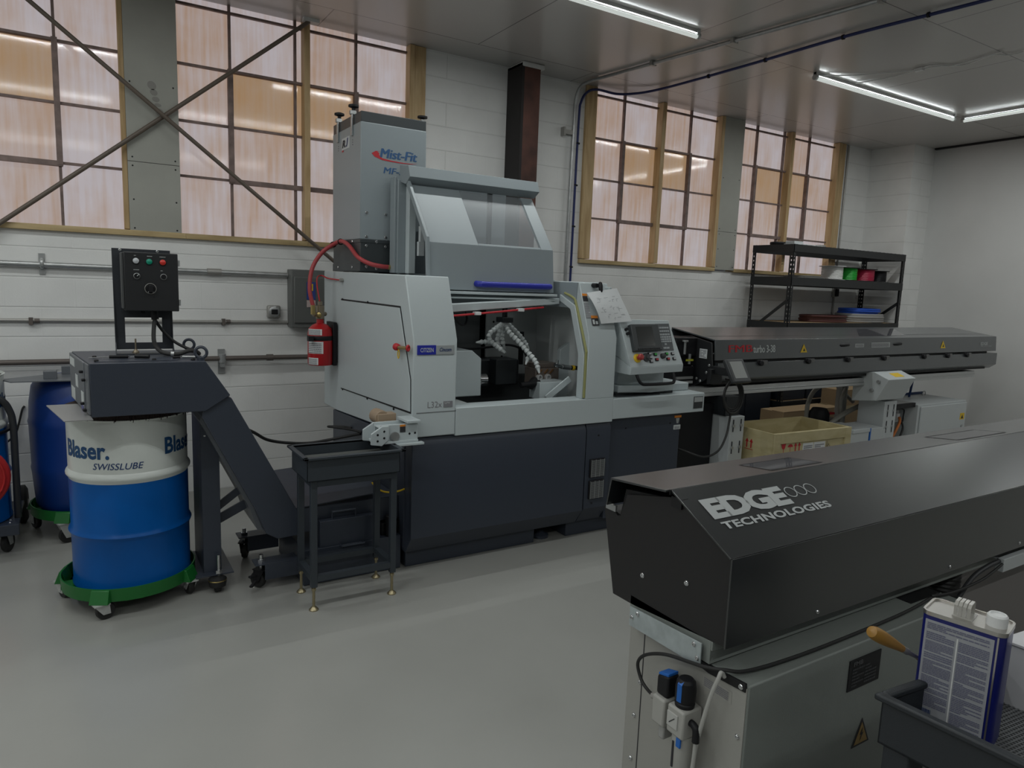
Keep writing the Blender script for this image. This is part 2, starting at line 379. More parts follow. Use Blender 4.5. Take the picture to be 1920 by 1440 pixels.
# window sheets stand at Y=5.86; every number below was measured there
YG = 5.86; K = YG/5.8
def gx(x): return x*K
def gz(z): return 1.69+(z-1.69)*K
ROWS = [1.985, 2.40, 2.79, 3.185, 3.595, 3.70]
def window(n, label, x0, x1, cols, op, extra=(), timbers=(), sill=True, opz=(1, 3)):
    """x0..x1 opening, cols inner mullions, op = column span of the opening sash"""
    t = thing('window_%d' % n, label, 'window', (gx((x0+x1)/2), YG, 1.95), kind='structure')
    xs = [x0]+list(cols)+[x1]
    pk, po, ms = MB(), MB(), MB()
    for i in range(len(xs)-1):
        for j in range(len(ROWS)-1):
            inop = op and abs(xs[i]-op[0]) < 0.02 or (op and xs[i] > op[0] and xs[i+1] <= op[1]+0.02)
            tgt = po if (inop and j == 2) or (inop and j == 1 and False) else pk
            tgt.box(gx(xs[i]), gx(xs[i+1]), YG, YG+0.006, gz(ROWS[j]), gz(ROWS[j+1]))
    for c in cols:
        ms.box(gx(c)-0.009, gx(c)+0.009, YG-0.030, YG-0.0005, gz(ROWS[0]), gz(ROWS[-1]))
    for z in ROWS[1:-1]:
        ms.box(gx(x0), gx(x1), YG-0.027, YG-0.0008, gz(z)-0.0085, gz(z)+0.0085)
    if op:
        a, b = op; z0, z1 = ROWS[opz[0]], ROWS[opz[1]]; w = 0.018
        for e, s_ in ((a, 1), (b, -1)):
            if e > x0+0.02 and e < x1-0.02: ms.box(gx(e)-w, gx(e)+w, YG-0.046, YG-0.0011, gz(z0)-w*0.9, gz(z1)+w*0.9)
        ms.box(gx(a)-w*0.9, gx(b)+w*0.9, YG-0.043, YG-0.0014, gz(z0)-w-0.006, gz(z0)+w*0.6)
        ms.box(gx(a)-w*0.8, gx(b)+w*0.8, YG-0.040, YG-0.0017, gz(z1)-w*0.4, gz(z1)+w*0.6)
    g = part(t, 'pane', pk, pane_pink)
    if po.v: part(t, 'pane', po, pane_orange, label='rust-stained orange pane')
    part(t, 'sash_bars', ms, mullion)
    for a, b, y0, y1 in timbers:
        part(t, 'timber_frame', MB().box(a, b, y0, y1, 1.99, H-0.002), timber, 0.003)
    if sill: part(t, 'sill', MB().box(sill[0], sill[1], 5.765, YG+0.03, 1.945, 1.985), timber_h, 0.003)
    return t
window(1, 'dirty steel-sash window left of the first plain drywall panel', -1.05, 0.312, (-0.53, -0.065), (-0.53, -0.065), timbers=((0.305, 0.337, 5.79, 5.87),), sill=(-1.0, 0.70))
window(2, 'dirty steel-sash window behind the crossing brown rods, right of the drywall panel', 0.672, 1.56, (1.03, 1.508), (1.03, 1.56), timbers=((1.575, 1.622, 5.765, 5.86),), sill=(0.70, 1.60))
window(3, 'dirty steel-sash window behind the tall grey mist collector', 1.60, 2.49, (1.995,), (1.60, 1.995), timbers=((2.462, 2.508, 5.765, 5.86), (2.51, 2.612, 5.775, 5.80)), sill=(1.60, 2.61))
window(4, 'dirty steel-sash window right of the rusty column', 4.43, 5.31, (4.83,), (4.83, 5.31), timbers=((4.335, 4.468, 5.77, 5.80), (4.44, 4.468, 5.80, 5.86), (5.345, 5.40, 5.765, 5.86)), sill=(4.34, 5.37))
window(5, 'dirty steel-sash window left of the second drywall panel', 5.37, 6.24, (5.78,), (5.37, 5.78), timbers=((6.245, 6.30, 5.765, 5.86),), sill=(5.37, 6.30))
window(6, 'dirty steel-sash window right of the second drywall panel', 6.60, 7.44, (6.86, 7.35), (6.86, 7.44), timbers=((7.475, 7.53, 5.765, 5.86),), sill=(6.62, 7.50))
window(7, 'dirty steel-sash window nearest the right corner above the black rack', 7.50, 8.42, (7.83,), (7.50, 7.83), timbers=((8.42, 8.47, 5.765, 5.86), (8.47, 8.575, 5.775, 5.80)), sill=(7.50, 8.56))
# drywall panels between the windows
def drywall_panel(n, x0, x1, zs, label):
    t = thing('trim_%d' % n, label, 'wall panel', ((x0+x1)/2, 5.78, 1.96), kind='structure')
    part(t, 'board', MB().box(x0, x1, 5.768, 5.792, 1.965, zs-0.002), drywall)
    part(t, 'board', MB().box(x0, x1, 5.768, 5.792, zs+0.002, H-0.002), drywall)
    sc = [(x0+0.03, 5.768, z) for z in (2.0, 2.2, zs-0.03, zs+0.03, 3.0)]+[(x1-0.03, 5.768, z) for z in (2.0, 2.2, zs-0.03, zs+0.03, 3.0)]
    bolts(t, sc, (0, -1, 0), 0.006, 0.001, black, 'screw')
    return t
t = drywall_panel(4, 0.337, 0.672, 2.463, 'plain grey drywall panel with a dusty shoe print between the left windows')
smudge = M('dust_smudge', (0.26, 0.255, 0.235), rough=0.9)
sh = MB()
for cx, cz, rx, rz in ((0.505, 2.995, 0.028, 0.030), (0.516, 2.95, 0.024, 0.022), (0.528, 2.905, 0.024, 0.018), (0.54, 2.868, 0.022, 0.012), (0.55, 2.82, 0.026, 0.026)):
    pts = [(cx+rx*math.cos(2*PI*i/16)+0.3*rz*math.sin(2*PI*i/16)*-0.4, 5.7672, cz+rz*math.sin(2*PI*i/16)) for i in range(16)]
    sh.add(pts, [list(range(16))])
part(t, 'shoe_print', sh, smudge)
drywall_panel(5, 6.30, 6.625, 2.40, 'plain grey drywall panel between the right windows')

# steel column standing against the wall
t = thing('steel_column', 'rusty red-brown steel column against the white block wall', 'column', (3.5, 5.62, 0))
part(t, 'front_flange', MB().box(3.465, 3.635, 5.545, 5.565, 0, 3.655), rust, 0.002)
part(t, 'web', MB().box(3.44, 3.465, 5.545, 5.80, 0, 3.655).box(3.465, 3.62, 5.70, 5.72, 0, 3.655), M('near_black_steel', (0.012, 0.009, 0.009), rough=0.6))  # side plate and web nearly black, darker than the flange
part(t, 'cap', MB().box(3.44, 3.675, 5.535, 5.80, 3.625, 3.668), plaster, 0.01, label='pale mortar cap under the ceiling')

# crossed tension rods
tag(part(None, 'brace_rod', MB().cyl((-0.55, 5.70, 3.66), (2.15, 5.70, 1.555), 0.015), brace_m), 'brown brace rod falling from upper left to lower right across the left windows', 'rod', 'crossed brace rods')
t = thing('brace_rod', 'brown brace rod rising from lower left to a plate at the ceiling', 'rod', (0.6, 5.735, 2.8), 'crossed brace rods')
part(t, 'rod', MB().cyl((-0.9, 5.735, 1.57), (1.605, 5.735, 3.648), 0.015), brace_m)
part(t, 'end_plate', MB().box(1.56, 1.68, 5.71, 5.77, 3.645, 3.67), plaster)

# pipes and boxes on the wall
t = thing('conduit', 'galvanised steel conduit along the wall, the highest of three pipes', 'pipe', (0.3, 5.775, 1.71), 'wall pipes')
part(t, 'pipe', MB().cyl((-2.5, 5.772, 1.722), (1.438, 5.772, 1.708), 0.019), galv)
for x in (-0.2, -1.6): part(t, 'strap', MB().box(x-0.018, x+0.018, 5.79, 5.797, 1.65, 1.79).tube([(x, 5.795, 1.69), (x, 5.755, 1.70), (x, 5.748, 1.72), (x, 5.755, 1.74), (x, 5.795, 1.75)], 0.012, 6), galv, label='steel strap')
for x in (0.89, -1.0): part(t, 'coupling', MB().cyl((x-0.05, 5.772, 1.711), (x+0.05, 5.772, 1.711), 0.025), galv_dull)
t = thing('conduit', 'thin pale conduit running to the grey switch box, the middle pipe', 'pipe', (0.3, 5.785, 1.33), 'wall pipes')
part(t, 'pipe', MB().cyl((-2.5, 5.784, 1.342), (1.438, 5.784, 1.330), 0.0125), galv_dull)
for x in (-0.28, 0.95): part(t, 'clip', MB().box(x-0.012, x+0.012, 5.765, 5.797, 1.305, 1.355).cyl((x+0.02, 5.782, 1.333), (x+0.05, 5.782, 1.333), 0.016), pipe_brown)
t = thing('water_pipe', 'dark brown pipe along the wall, the lowest of three pipes', 'pipe', (0.3, 5.74, 1.05), 'wall pipes')
part(t, 'pipe', MB().cyl((-2.5, 5.74, 1.055), (3.0, 5.74, 1.05), 0.019), pipe_brown)
part(t, 'coupling', MB().cyl((1.26, 5.74, 1.052), (1.31, 5.74, 1.052), 0.026), pipe_brown)
part(t, 'hanger', MB().box(0.905, 0.955, 5.785, 5.799, 0.93, 1.12).box(0.915, 0.945, 5.72, 5.79, 0.985, 1.03).cyl((0.93, 5.74, 1.02), (0.93, 5.74, 1.085), 0.028), galv)
t = thing('switch_box', 'grey electrical switch box on the wall behind the red extinguisher', 'electrical box', (1.57, 5.8, 1.52))
part(t, 'body', MB().box(1.44, 1.71, 5.665, 5.80, 1.295, 1.755), M('switchbox_grey', (0.13, 0.135, 0.13), rough=0.5), 0.006)
part(t, 'cover', MB().box(1.455, 1.70, 5.650, 5.668, 1.33, 1.70), M('switchbox_cover', (0.115, 0.12, 0.115), rough=0.45), 0.012)
lb = part(t, 'label_sticker', MB().box(1.555, 1.625, 5.646, 5.651, 1.52, 1.66), M('sticker_blue', (0.03, 0.06, 0.25), rough=0.5), label='blue and white sticker')
part(t, 'label_logo', MB().box(1.565, 1.605, 5.644, 5.647, 1.59, 1.645).box(1.0e9, 1.0e9, 0, 0, 0, 0) if False else MB().box(1.565, 1.605, 5.644, 5.647, 1.59, 1.645), yellow, parent=lb)
part(t, 'label_logo', MB().box(1.575, 1.595, 5.6425, 5.645, 1.605, 1.63), ink_navy, parent=lb)
part(t, 'warning_label', MB().box(1.555, 1.625, 5.646, 5.651, 1.46, 1.515), M('label_pink', (0.5, 0.40, 0.38), rough=0.6))
t = thing('junction_box', 'small grey outlet box on the thin middle pipe', 'electrical box', (1.325, 5.8, 1.41))
part(t, 'body', MB().box(1.275, 1.375, 5.745, 5.80, 1.365, 1.465), galv_dull, 0.012)
part(t, 'cover', MB().lathe([(0.045, 0), (0.045, 0.006), (0.035, 0.010), (0, 0.010)], (1.325, 5.745, 1.415), 8, (0, -1, 0)), galv)
part(t, 'receptacle', MB().box(1.30, 1.35, 5.730, 5.738, 1.395, 1.435), black, 0.004)
t = thing('wall_outlet', 'small dark outlet on the wall behind the black rack', 'electrical box', (8.66, 5.8, 1.765))
part(t, 'plate', MB().box(8.60, 8.70, 5.775, 5.80, 1.70, 1.82), galv_dull, 0.003)
part(t, 'receptacle', MB().box(8.64, 8.70, 5.755, 5.776, 1.71, 1.81), black, 0.003)

# conduit and blue line climbing the wall and crossing the ceiling
t = thing('ceiling_conduit', 'grey conduit climbing the wall and running across the ceiling', 'pipe', (4.2, 5.77, 1.0))
part(t, 'pipe', MB().tube([(4.17, 5.765, 0.9), (4.175, 5.765, 2.2), (4.19, 5.765, 3.3), (4.196, 5.765, 3.48), (4.205, 5.72, 3.60), (4.225, 5.58, 3.64), (4.29, 5.24, 3.648), (4.57, 3.13, 3.648), (4.95, 0.3, 3.648)], 0.016, 12, 8), galv)
for p in ((4.34, 4.85), (4.45, 4.05), (4.60, 2.95)): part(t, 'clamp', MB().box(p[0]-0.03, p[0]+0.03, p[1]-0.015, p[1]+0.015, 3.628, 3.67), galv_dull, 0.003)
part(t, 'wall_clip', MB().box(4.07, 4.20, 5.755, 5.80, 3.17, 3.21).box(4.06, 4.08, 5.74, 5.80, 3.15, 3.23), galv_dull)
t = thing('air_line', 'dark blue air line beside the grey conduit, curving over the ceiling', 'pipe', (4.25, 5.77, 1.0))
part(t, 'hose', MB().tube([(4.235, 5.77, 0.9), (4.24, 5.77, 2.2), (4.25, 5.77, 3.3), (4.27, 5.77, 3.50), (4.34, 5.765, 3.60), (4.45, 5.75, 3.635), (4.66, 5.72, 3.625), (4.80, 5.62, 3.63), (4.90, 5.45, 3.64), (4.955, 5.1, 3.645), (5.0, 4.3, 3.648), (5.02, 3.45, 3.648), (5.12, 2.6, 3.648), (5.25, 1.2, 3.648)], 0.012, 10, 8), M('blue_line', (0.015, 0.025, 0.12), rough=0.4))
for p in ((4.24, 5.765, 1.9), (4.245, 5.765, 2.3), (4.25, 5.765, 2.7), (4.252, 5.765, 3.1)): part(t, 'cable_tie', MB().cyl((p[0]-0.002, p[1], p[2]-0.006), (p[0], p[1], p[2]+0.006), 0.0185), black)
for p in ((4.975, 4.8, 3.646), (5.005, 4.2, 3.648), (5.02, 3.5, 3.648), (5.08, 2.9, 3.648)): part(t, 'cable_tie', MB().cyl((p[0], p[1]-0.008, p[2]), (p[0], p[1]+0.008, p[2]), 0.0185), black)

# LED tubes
TUBES = []
def tube_light(c, ax, label):
    t = thing('tube_light', label, 'light', (c[0], c[1], H), 'LED tube lights on the ceiling')
    F = (lambda p: Vector((c[0]+p[0], c[1]+p[1], p[2]))) if ax == 'x' else (lambda p: Vector((c[0]-p[1], c[1]+p[0], p[2])))
    L_ = 1.19
    part(t, 'housing', MB(F).box(-L_, L_, -0.011, 0.011, H-0.026, H), alu)
    part(t, 'diffuser', MB(F).lathe([(0.015, -L_+0.02), (0.015, L_-0.02)], (0, 0, H-0.052), 14, (1, 0, 0)), led_m, label='lit tube')
    for s_ in (-1, 1): part(t, 'end_cap', MB(F).cyl((s_*(L_-0.02), 0, H-0.045), (s_*(L_+0.005), 0, H-0.045), 0.024).box(min(s_*(L_-0.03), s_*L_), max(s_*(L_-0.03), s_*L_), -0.02, 0.02, H-0.045, H), alu)
    ld = bpy.data.lights.new('tube_light_source', 'AREA'); ld.shape = 'RECTANGLE'; ld.size = 2*L_-0.06; ld.size_y = 0.005; ld.energy = TUBE_W; ld.color = (0.96, 1.0, 0.985)
    lo = bpy.data.objects.new('tube_light_source', ld); COL.objects.link(lo); lo.parent = t
    lo.location = (0, 0, -0.0685); lo.rotation_euler = (0, 0, 0 if ax == 'x' else PI/2)
    lu = bpy.data.lights.new('tube_light_upper', 'AREA'); lu.shape = 'RECTANGLE'; lu.size = 2*L_-0.06; lu.size_y = 0.004; lu.energy = TUBE_W*0.08; lu.color = (0.93, 0.98, 1.0)
    lo2 = bpy.data.objects.new('tube_light_upper', lu); COL.objects.link(lo2); lo2.parent = t
    lo2.location = (0, 0, -0.032); lo2.rotation_euler = (PI, 0, 0 if ax == 'x' else PI/2)
    return t
tube_light((2.92, 4.10), 'x', 'lit tube light on the ceiling nearest the left windows')
tube_light((6.85, 4.19), 'x', 'lit tube light on the ceiling running towards the corner of the right walls')
tube_light((8.17, 2.98), 'y', 'lit tube light on the ceiling at the right, meeting another at a corner')
for c, ax in (((-0.75, 4.2), 'x'), ((-0.75, 2.2), 'x'), ((2.0, 2.1), 'x'), ((-0.75, -1.4), 'x'), ((2.0, -1.4), 'x'), ((5.2, -1.4), 'x'), ((8.17, 0.2), 'y'), ((-2.2, 0.8), 'y'), ((-2.9, 3.3), 'y'), ((-3.2, -0.8), 'y')):  # unseen tubes: some rows mirrored in the windows, others added to brighten the room
    tube_light(c, ax, 'unseen tube light on the ceiling, one of a set partly inferred, partly added to light the room')
t = thing('ceiling_cable', 'loose thin cable stapled to the ceiling near the corner tube lights', 'cable', (6.2, 3.5, 3.66))
part(t, 'wire', MB().tube([(5.72, 4.2, 3.655), (5.97, 4.02, 3.66), (6.1, 3.85, 3.662), (6.226, 3.636, 3.66), (6.2, 3.47, 3.66), (6.33, 3.39, 3.66), (6.34, 3.30, 3.66), (6.28, 2.96, 3.66)], 0.004, 6), white_p)
part(t, 'wire', MB().tube([(6.2, 4.15, 3.66), (6.28, 3.85, 3.662), (6.25, 3.5, 3.66), (6.4, 3.3, 3.66), (6.3, 3.05, 3.655), (6.42, 2.95, 3.66), (6.35, 2.7, 3.66)], 0.004, 6), white_p)
part(t, 'connector', MB().box(6.21, 6.25, 3.55, 3.62, 3.645, 3.668), white_p)
# ================================================================== CNC LATHE
lathe = thing('cnc_lathe', 'large white and navy sliding-head lathe with its grey door raised', 'machine', (2.6, 4.3, 0))
T = lathe
# dark base
part(T, 'plinth', MB().box(1.60, 2.52, 3.70, 5.0, 0, 0.125).box(2.78, 3.70, 3.70, 5.0, 0, 0.125).box(2.52, 2.78, 3.85, 5.0, 0.05, 0.125), mc_navy, 0.004)
part(T, 'levelling_foot', MB().lathe([(0.06, 0), (0.06, 0.02), (0.03, 0.035), (0.02, 0.05)], (2.62, 3.78, 0), 20), mc_navy)
prof = [(3.605, 0.808), (3.58, 0.765), (3.58, 0.215), (3.655, 0.11), (3.76, 0.11), (3.76, 0.808)]
part(T, 'front_cover', MB().prism(prof, 'x', 1.578, 2.822), mc_navy, 0.003)
part(T, 'vent_panel', MB().prism([(3.605, 0.808), (3.585, 0.765), (3.585, 0.22), (3.66, 0.11), (3.76, 0.11), (3.76, 0.808)], 'x', 2.832, 3.035), mc_navy, 0.003)
part(T, 'base_body', MB().box(1.60, 3.03, 3.76, 5.0, 0.11, 0.78), mc_navy)
part(T, 'side_base_panel', MB().prism([(3.68, 0.79), (3.68, 0.13), (5.02, 0.13), (5.02, 0.735)], 'x', 1.574, 1.60), mc_navy, 0.002)
part(T, 'right_cabinet', MB().box(3.042, 3.72, 3.625, 4.75, 0.11, 0.822), mc_navy, 0.004)
part(T, 'right_back', MB().box(3.72, 3.86, 3.80, 4.75, 0.003, 0.82).box(3.86, 4.39, 3.92, 4.70, 0.003, 0.80), black)
for z0, z1 in ((0.435, 0.562), (0.286, 0.414)):
    g = part(T, 'vent_grille', MB().box(2.864, 2.992, 3.572, 3.588, z0, z1), black, 0.004)
    gm = MB()
    for i in range(15): gm.box(2.872, 2.984, 3.568, 3.574, z0+0.006+i*0.0078, z0+0.009+i*0.0078)
    for i in range(4): gm.box(2.872+i*0.036, 2.875+i*0.036, 3.567, 3.574, z0+0.004, z1-0.004)
    part(T, 'grille_slats', gm, M('grille_grey', (0.24, 0.25, 0.25), rough=0.5), parent=g)
bolts(T, [(2.93, 3.583, 0.72), (2.90, 3.583, 0.255), (3.20, 3.624, 0.74), (3.62, 3.624, 0.745)], (0, -1, 0), 0.006, 0.002, black, 'screw')
s = part(T, 'caution_sticker', MB().box(3.660, 3.726, 3.621, 3.626, 0.782, 0.798), orange, label='orange sticker'); 
part(T, 'sticker_symbol', MB().prism([(3.675, 0.778), (3.71, 0.778), (3.70, 0.74), (3.685, 0.74)], 'y', 3.622, 3.626), ink_silver, parent=s)
s = part(T, 'caution_sticker', MB().box(3.657, 3.722, 3.621, 3.626, 0.695, 0.728), ink_white, label='white sticker')
mb = stripes(MB(), fmap((3.664, 3.6205, 0.70), (1, 0, 0), (0, 0, 1)), 0.05, 0.018, 2, 3); part(T, 'sticker_print', mb, ink_grey, parent=s)
# white housing: left wing, front sill, right wing
part(T, 'left_housing', MB().prism([(3.58, 0.815), (3.58, 1.373), (3.712, 1.728), (5.245, 1.748), (5.245, 0.742), (4.95, 0.742)], 'x', 1.575, 1.848), mc_white, 0.006)
part(T, 'side_panel_seam', MB().prism([(4.840, 1.556), (3.770, 1.551), (3.604, 1.147), (3.596, 0.952), (4.840, 0.917)], 'x', 1.5725, 1.578), black)
part(T, 'side_panel', MB().prism([(4.833, 1.545), (3.775, 1.540), (3.610, 1.147), (3.602, 0.963), (4.833, 0.925)], 'x', 1.568, 1.578), mc_white, 0.002)
bolts(T, [(1.570, 4.80, 1.553), (1.570, 4.30, 1.552), (1.572, 4.80, 0.918), (1.572, 4.30, 0.930), (1.572, 3.85, 0.938)], (-1, 0, 0), 0.008, 0.003, black, 'screw')
part(T, 'front_sill', MB().box(1.849, 3.036, 3.578, 3.72, 0.806, 0.972), mc_white, 0.004)
part(T, 'seam_line', MB().box(1.60, 1.85, 3.5775, 3.58, 0.955, 0.958), M('seam_grey', (0.15, 0.155, 0.16), rough=0.6))
part(T, 'right_housing', MB().prism([(3.58, 0.972), (3.58, 1.373), (3.712, 1.728), (3.79, 1.728), (3.66, 1.36), (3.66, 0.972)], 'x', 2.802, 3.036).box(2.802, 3.036, 3.78, 4.75, 1.700, 1.733).box(3.012, 3.036, 3.66, 4.75, 0.972, 1.705), mc_white, 0.004)
part(T, 'door_jamb', MB().prism([(3.602, 0.972), (3.602, 1.26), (3.725, 1.575), (3.90, 1.645), (3.90, 1.60), (3.775, 1.55), (3.665, 1.26), (3.665, 0.972)], 'x', 2.784, 2.803), mc_white, 0.003)
part(T, 'housing_side', MB().prism([(3.735, 1.60), (3.722, 1.726), (4.70, 1.732), (4.70, 1.56), (3.80, 1.56)], 'x', 2.796, 2.803), mc_grey)
part(T, 'door_seal', MB().tube([(2.797, 3.86, 1.655), (2.797, 3.76, 1.625), (2.797, 3.725, 1.58), (2.797, 3.605, 1.31), (2.797, 3.595, 1.25), (2.797, 3.595, 0.98)], 0.009, 8), M('olive_seal', (0.30, 0.30, 0.12), rough=0.6), label='yellowed rubber door seal')
part(T, 'left_jamb', MB().prism([(3.66, 0.972), (3.655, 1.36), (3.78, 1.70), (4.1, 1.70), (4.1, 0.972)], 'x', 1.848, 1.872), mc_white, 0.003)
# roof and cavity
part(T, 'roof', MB().box(1.848, 3.02, 4.30, 5.24, 1.66, 1.745), mc_grey, 0.004)
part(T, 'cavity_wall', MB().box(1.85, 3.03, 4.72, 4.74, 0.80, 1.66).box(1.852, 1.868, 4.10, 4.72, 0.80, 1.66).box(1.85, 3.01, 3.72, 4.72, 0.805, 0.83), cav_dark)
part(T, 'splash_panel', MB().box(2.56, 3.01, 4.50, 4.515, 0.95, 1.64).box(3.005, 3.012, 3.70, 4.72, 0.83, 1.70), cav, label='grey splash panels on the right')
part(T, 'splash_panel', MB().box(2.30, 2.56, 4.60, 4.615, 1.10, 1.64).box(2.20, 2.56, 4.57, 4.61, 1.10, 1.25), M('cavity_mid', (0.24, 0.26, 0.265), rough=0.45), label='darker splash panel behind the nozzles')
part(T, 'cavity_shade_sheet', MB().hexa([(1.87, 4.46, 0.83), (3.0, 4.46, 0.83), (3.0, 4.48, 0.83), (1.87, 4.48, 0.83), (1.87, 4.46, 1.08), (3.0, 4.46, 1.02), (3.0, 4.48, 1.02), (1.87, 4.48, 1.08)]), M('cavity_low_shade', (0.10, 0.108, 0.113), rough=0.45))  # dark upright sheet, puts the shade low in the cavity into colour
bolts(T, [(2.33, 4.599, 1.45), (2.62, 4.499, 1.42), (2.42, 4.599, 1.22), (2.70, 4.499, 1.16)], (0, -1, 0), 0.008, 0.003, black, 'screw')
part(T, 'header_beam', MB().hexa([(1.875, 3.74, 1.520), (2.785, 3.90, 1.578), (2.785, 3.98, 1.578), (1.875, 3.82, 1.520), (1.875, 3.74, 1.568), (2.785, 3.90, 1.618), (2.785, 3.98, 1.618), (1.875, 3.82, 1.568)]), mc_white, 0.004)
part(T, 'header_panel', MB().box(1.875, 2.735, 3.99, 4.02, 1.56, 1.70), mc_grey)
part(T, 'door_rail', MB().box(1.86, 2.735, 3.86, 3.95, 1.628, 1.644).box(1.86, 2.735, 3.88, 3.95, 1.600, 1.612), mc_white, 0.002)
part(T, 'red_hose', MB().tube([(1.882, 3.725, 1.500), (2.012, 3.755, 1.508), (2.306, 3.80, 1.530), (2.633, 3.87, 1.555)], 0.0065, 8), ink_red, label='thin red fire-detection tube')
for q in ((2.05, 3.74, 1.505), (2.40, 3.80, 1.528)): part(T, 'hose_clip', MB().box(q[0], q[0]+0.04, q[1], q[1]+0.04, q[2], q[2]+0.02), white_p, 0.002)
# sub spindle, tool posts, coolant hoses inside
ss = part(T, 'sub_spindle', MB().prism([(1.872, 0.985), (2.172, 0.985), (2.168, 1.225), (2.10, 1.277), (1.872, 1.277)], 'y', 3.86, 4.30), mc_white, 0.006)
part(T, 'collet', MB().lathe([(0.055, 0), (0.055, 0.05), (0.048, 0.055), (0.036, 0.06), (0.036, 0.11), (0.02, 0.115)], (2.172, 4.0, 1.07), 28, (1, 0, 0)), steel, parent=ss)
part(T, 'chip_shutter', MB().box(1.872, 2.02, 3.74, 3.95, 0.83, 0.965).box(2.02, 2.34, 3.80, 3.98, 0.85, 0.90), cav, 0.004)
part(T, 'tool_slide', MB().box(2.20, 2.70, 4.25, 4.44, 0.98, 1.165).box(2.45, 2.62, 4.15, 4.25, 1.0, 1.18), cav_dark, 0.006)
bl = part(T, 'tool_block', MB().box(2.64, 2.835, 3.94, 4.08, 1.025, 1.135).box(2.655, 2.835, 3.96, 4.12, 1.135, 1.168), M('tool_block_bronze', (0.13, 0.108, 0.094), rough=0.4, metal=0.2), 0.004)
tb = MB()
for x in (2.66, 2.71, 2.755): tb.bar((x, 3.935, 1.10), (x+0.028, 3.935, 1.128), 0.004, 0.009)
part(T, 'copper_tip', tb, M('copper', (0.75, 0.38, 0.16), rough=0.3, metal=1.0), parent=bl)
for x in (2.665, 2.735): part(T, 'collet_nut', MB().lathe([(0.022, 0), (0.022, 0.02), (0.012, 0.022), (0.010, 0.005)], (x, 3.94, 1.075), 20, (0, -1, 0)), M('nut_steel', (0.5, 0.5, 0.5), rough=0.35, metal=0.4), parent=bl)
part(T, 'drill_holder', MB().cyl((2.47, 3.86, 1.04), (2.62, 3.86, 1.052), 0.018).cyl((2.56, 3.87, 1.035), (2.64, 3.95, 1.05), 0.03), black)
part(T, 'coolant_fitting', MB().cyl((2.74, 3.86, 1.168), (2.80, 3.86, 1.155), 0.014).cyl((2.80, 3.86, 1.155), (2.87, 3.86, 1.145), 0.019, n=6).cyl((2.76, 3.86, 1.165), (2.76, 3.86, 1.20), 0.010), steel)
part(T, 'coolant_hose', MB().tube([(2.87, 3.86, 1.145), (2.92, 3.855, 1.142), (2.96, 3.85, 1.13), (2.99, 3.85, 1.09)], 0.015, 10), black)
part(T, 'hose_collar', MB().cyl((2.885, 3.86, 1.144), (2.905, 3.858, 1.143), 0.018), yellow)
part(T, 'black_rail', MB().box(2.74, 2.765, 4.30, 4.33, 1.12, 1.36), black)
part(T, 'bush_cover', MB().hexa([(2.585, 3.80, 0.94), (2.70, 3.80, 0.935), (2.70, 3.98, 0.935), (2.60, 3.95, 0.94), (2.585, 3.80, 1.06), (2.80, 3.80, 1.062), (2.80, 3.98, 1.062), (2.60, 3.95, 1.06)]).bar((2.63, 3.785, 0.955), (2.80, 3.76, 1.085), 0.012, 0.045), mc_white, 0.004, label='white guide bush cover')
part(T, 'inner_step', MB().prism([(2.82, 0.90), (3.01, 0.90), (3.01, 1.22), (3.005, 1.30), (2.925, 1.25), (2.925, 1.10), (2.82, 1.095)], 'y', 4.06, 4.10), mc_white, 0.003)
def locline(name, pts, r=0.0125):
    r *= 1.25
    P = [Vector(p) for p in pts]; Q = []
    for i in range(len(P)-1):
        p0, p1, p2, p3 = P[max(i-1, 0)], P[i], P[i+1], P[min(i+2, len(P)-1)]
        for k in range(10):
            t = k/10; Q.append(0.5*((2*p1)+(p2-p0)*t+(2*p0-5*p1+4*p2-p3)*t*t+(3*p1-p0-3*p2+p3)*t**3))
    Q.append(P[-1]); mb = MB(); acc = 0; last = Q[0]; st = 0.024
    seg = [Q[0]]
    for q in Q[1:]:
        if (q-seg[-1]).length >= st: seg.append(q)
    for a, b in zip(seg, seg[1:]):
        d = (b-a); mb.lathe([(r*0.55, -0.001), (r*0.8, d.length*0.15), (r, d.length*0.45), (r*1.12, d.length*0.75), (r*0.8, d.length*1.0)], a, 12, d)
    d = seg[-1]-seg[-2]; mb.cyl(seg[-1], seg[-1]+d.normalized()*0.035, r*0.8, r*0.35, 12)
    return part(T, 'coolant_nozzle', mb, M('nozzle_grey', (0.72, 0.76, 0.76), rough=0.5))
part(T, 'nozzle_manifold', MB().box(2.44, 2.52, 4.06, 4.16, 1.44, 1.475).cyl((2.48, 4.11, 1.47), (2.48, 4.11, 1.56), 0.018).box(2.40, 2.56, 4.08, 4.2, 1.54, 1.60), cav_dark, 0.004)
locline('a', [(2.473, 4.1, 1.457), (2.476, 4.08, 1.414), (2.485, 4.05, 1.375), (2.55, 4.02, 1.309), (2.602, 3.98, 1.239), (2.641, 3.95, 1.185), (2.652, 3.93, 1.135)], 0.014)
locline('b', [(2.49, 4.11, 1.45), (2.517, 4.12, 1.426), (2.561, 4.12, 1.393), (2.63, 4.12, 1.333), (2.668, 4.12, 1.284), (2.690, 4.12, 1.262)])
locline('c', [(2.464, 4.1, 1.435), (2.375, 4.05, 1.402), (2.326, 4.05, 1.366), (2.328, 4.05, 1.334), (2.366, 4.05, 1.298), (2.413, 4.05, 1.265), (2.436, 4.05, 1.245)])
locline('d', [(2.475, 4.12, 1.44), (2.472, 4.15, 1.395), (2.449, 4.15, 1.314), (2.468, 4.15, 1.266), (2.495, 4.15, 1.245)])
locline('e', [(2.49, 4.14, 1.44), (2.525, 4.2, 1.387), (2.517, 4.2, 1.32), (2.540, 4.2, 1.26)])
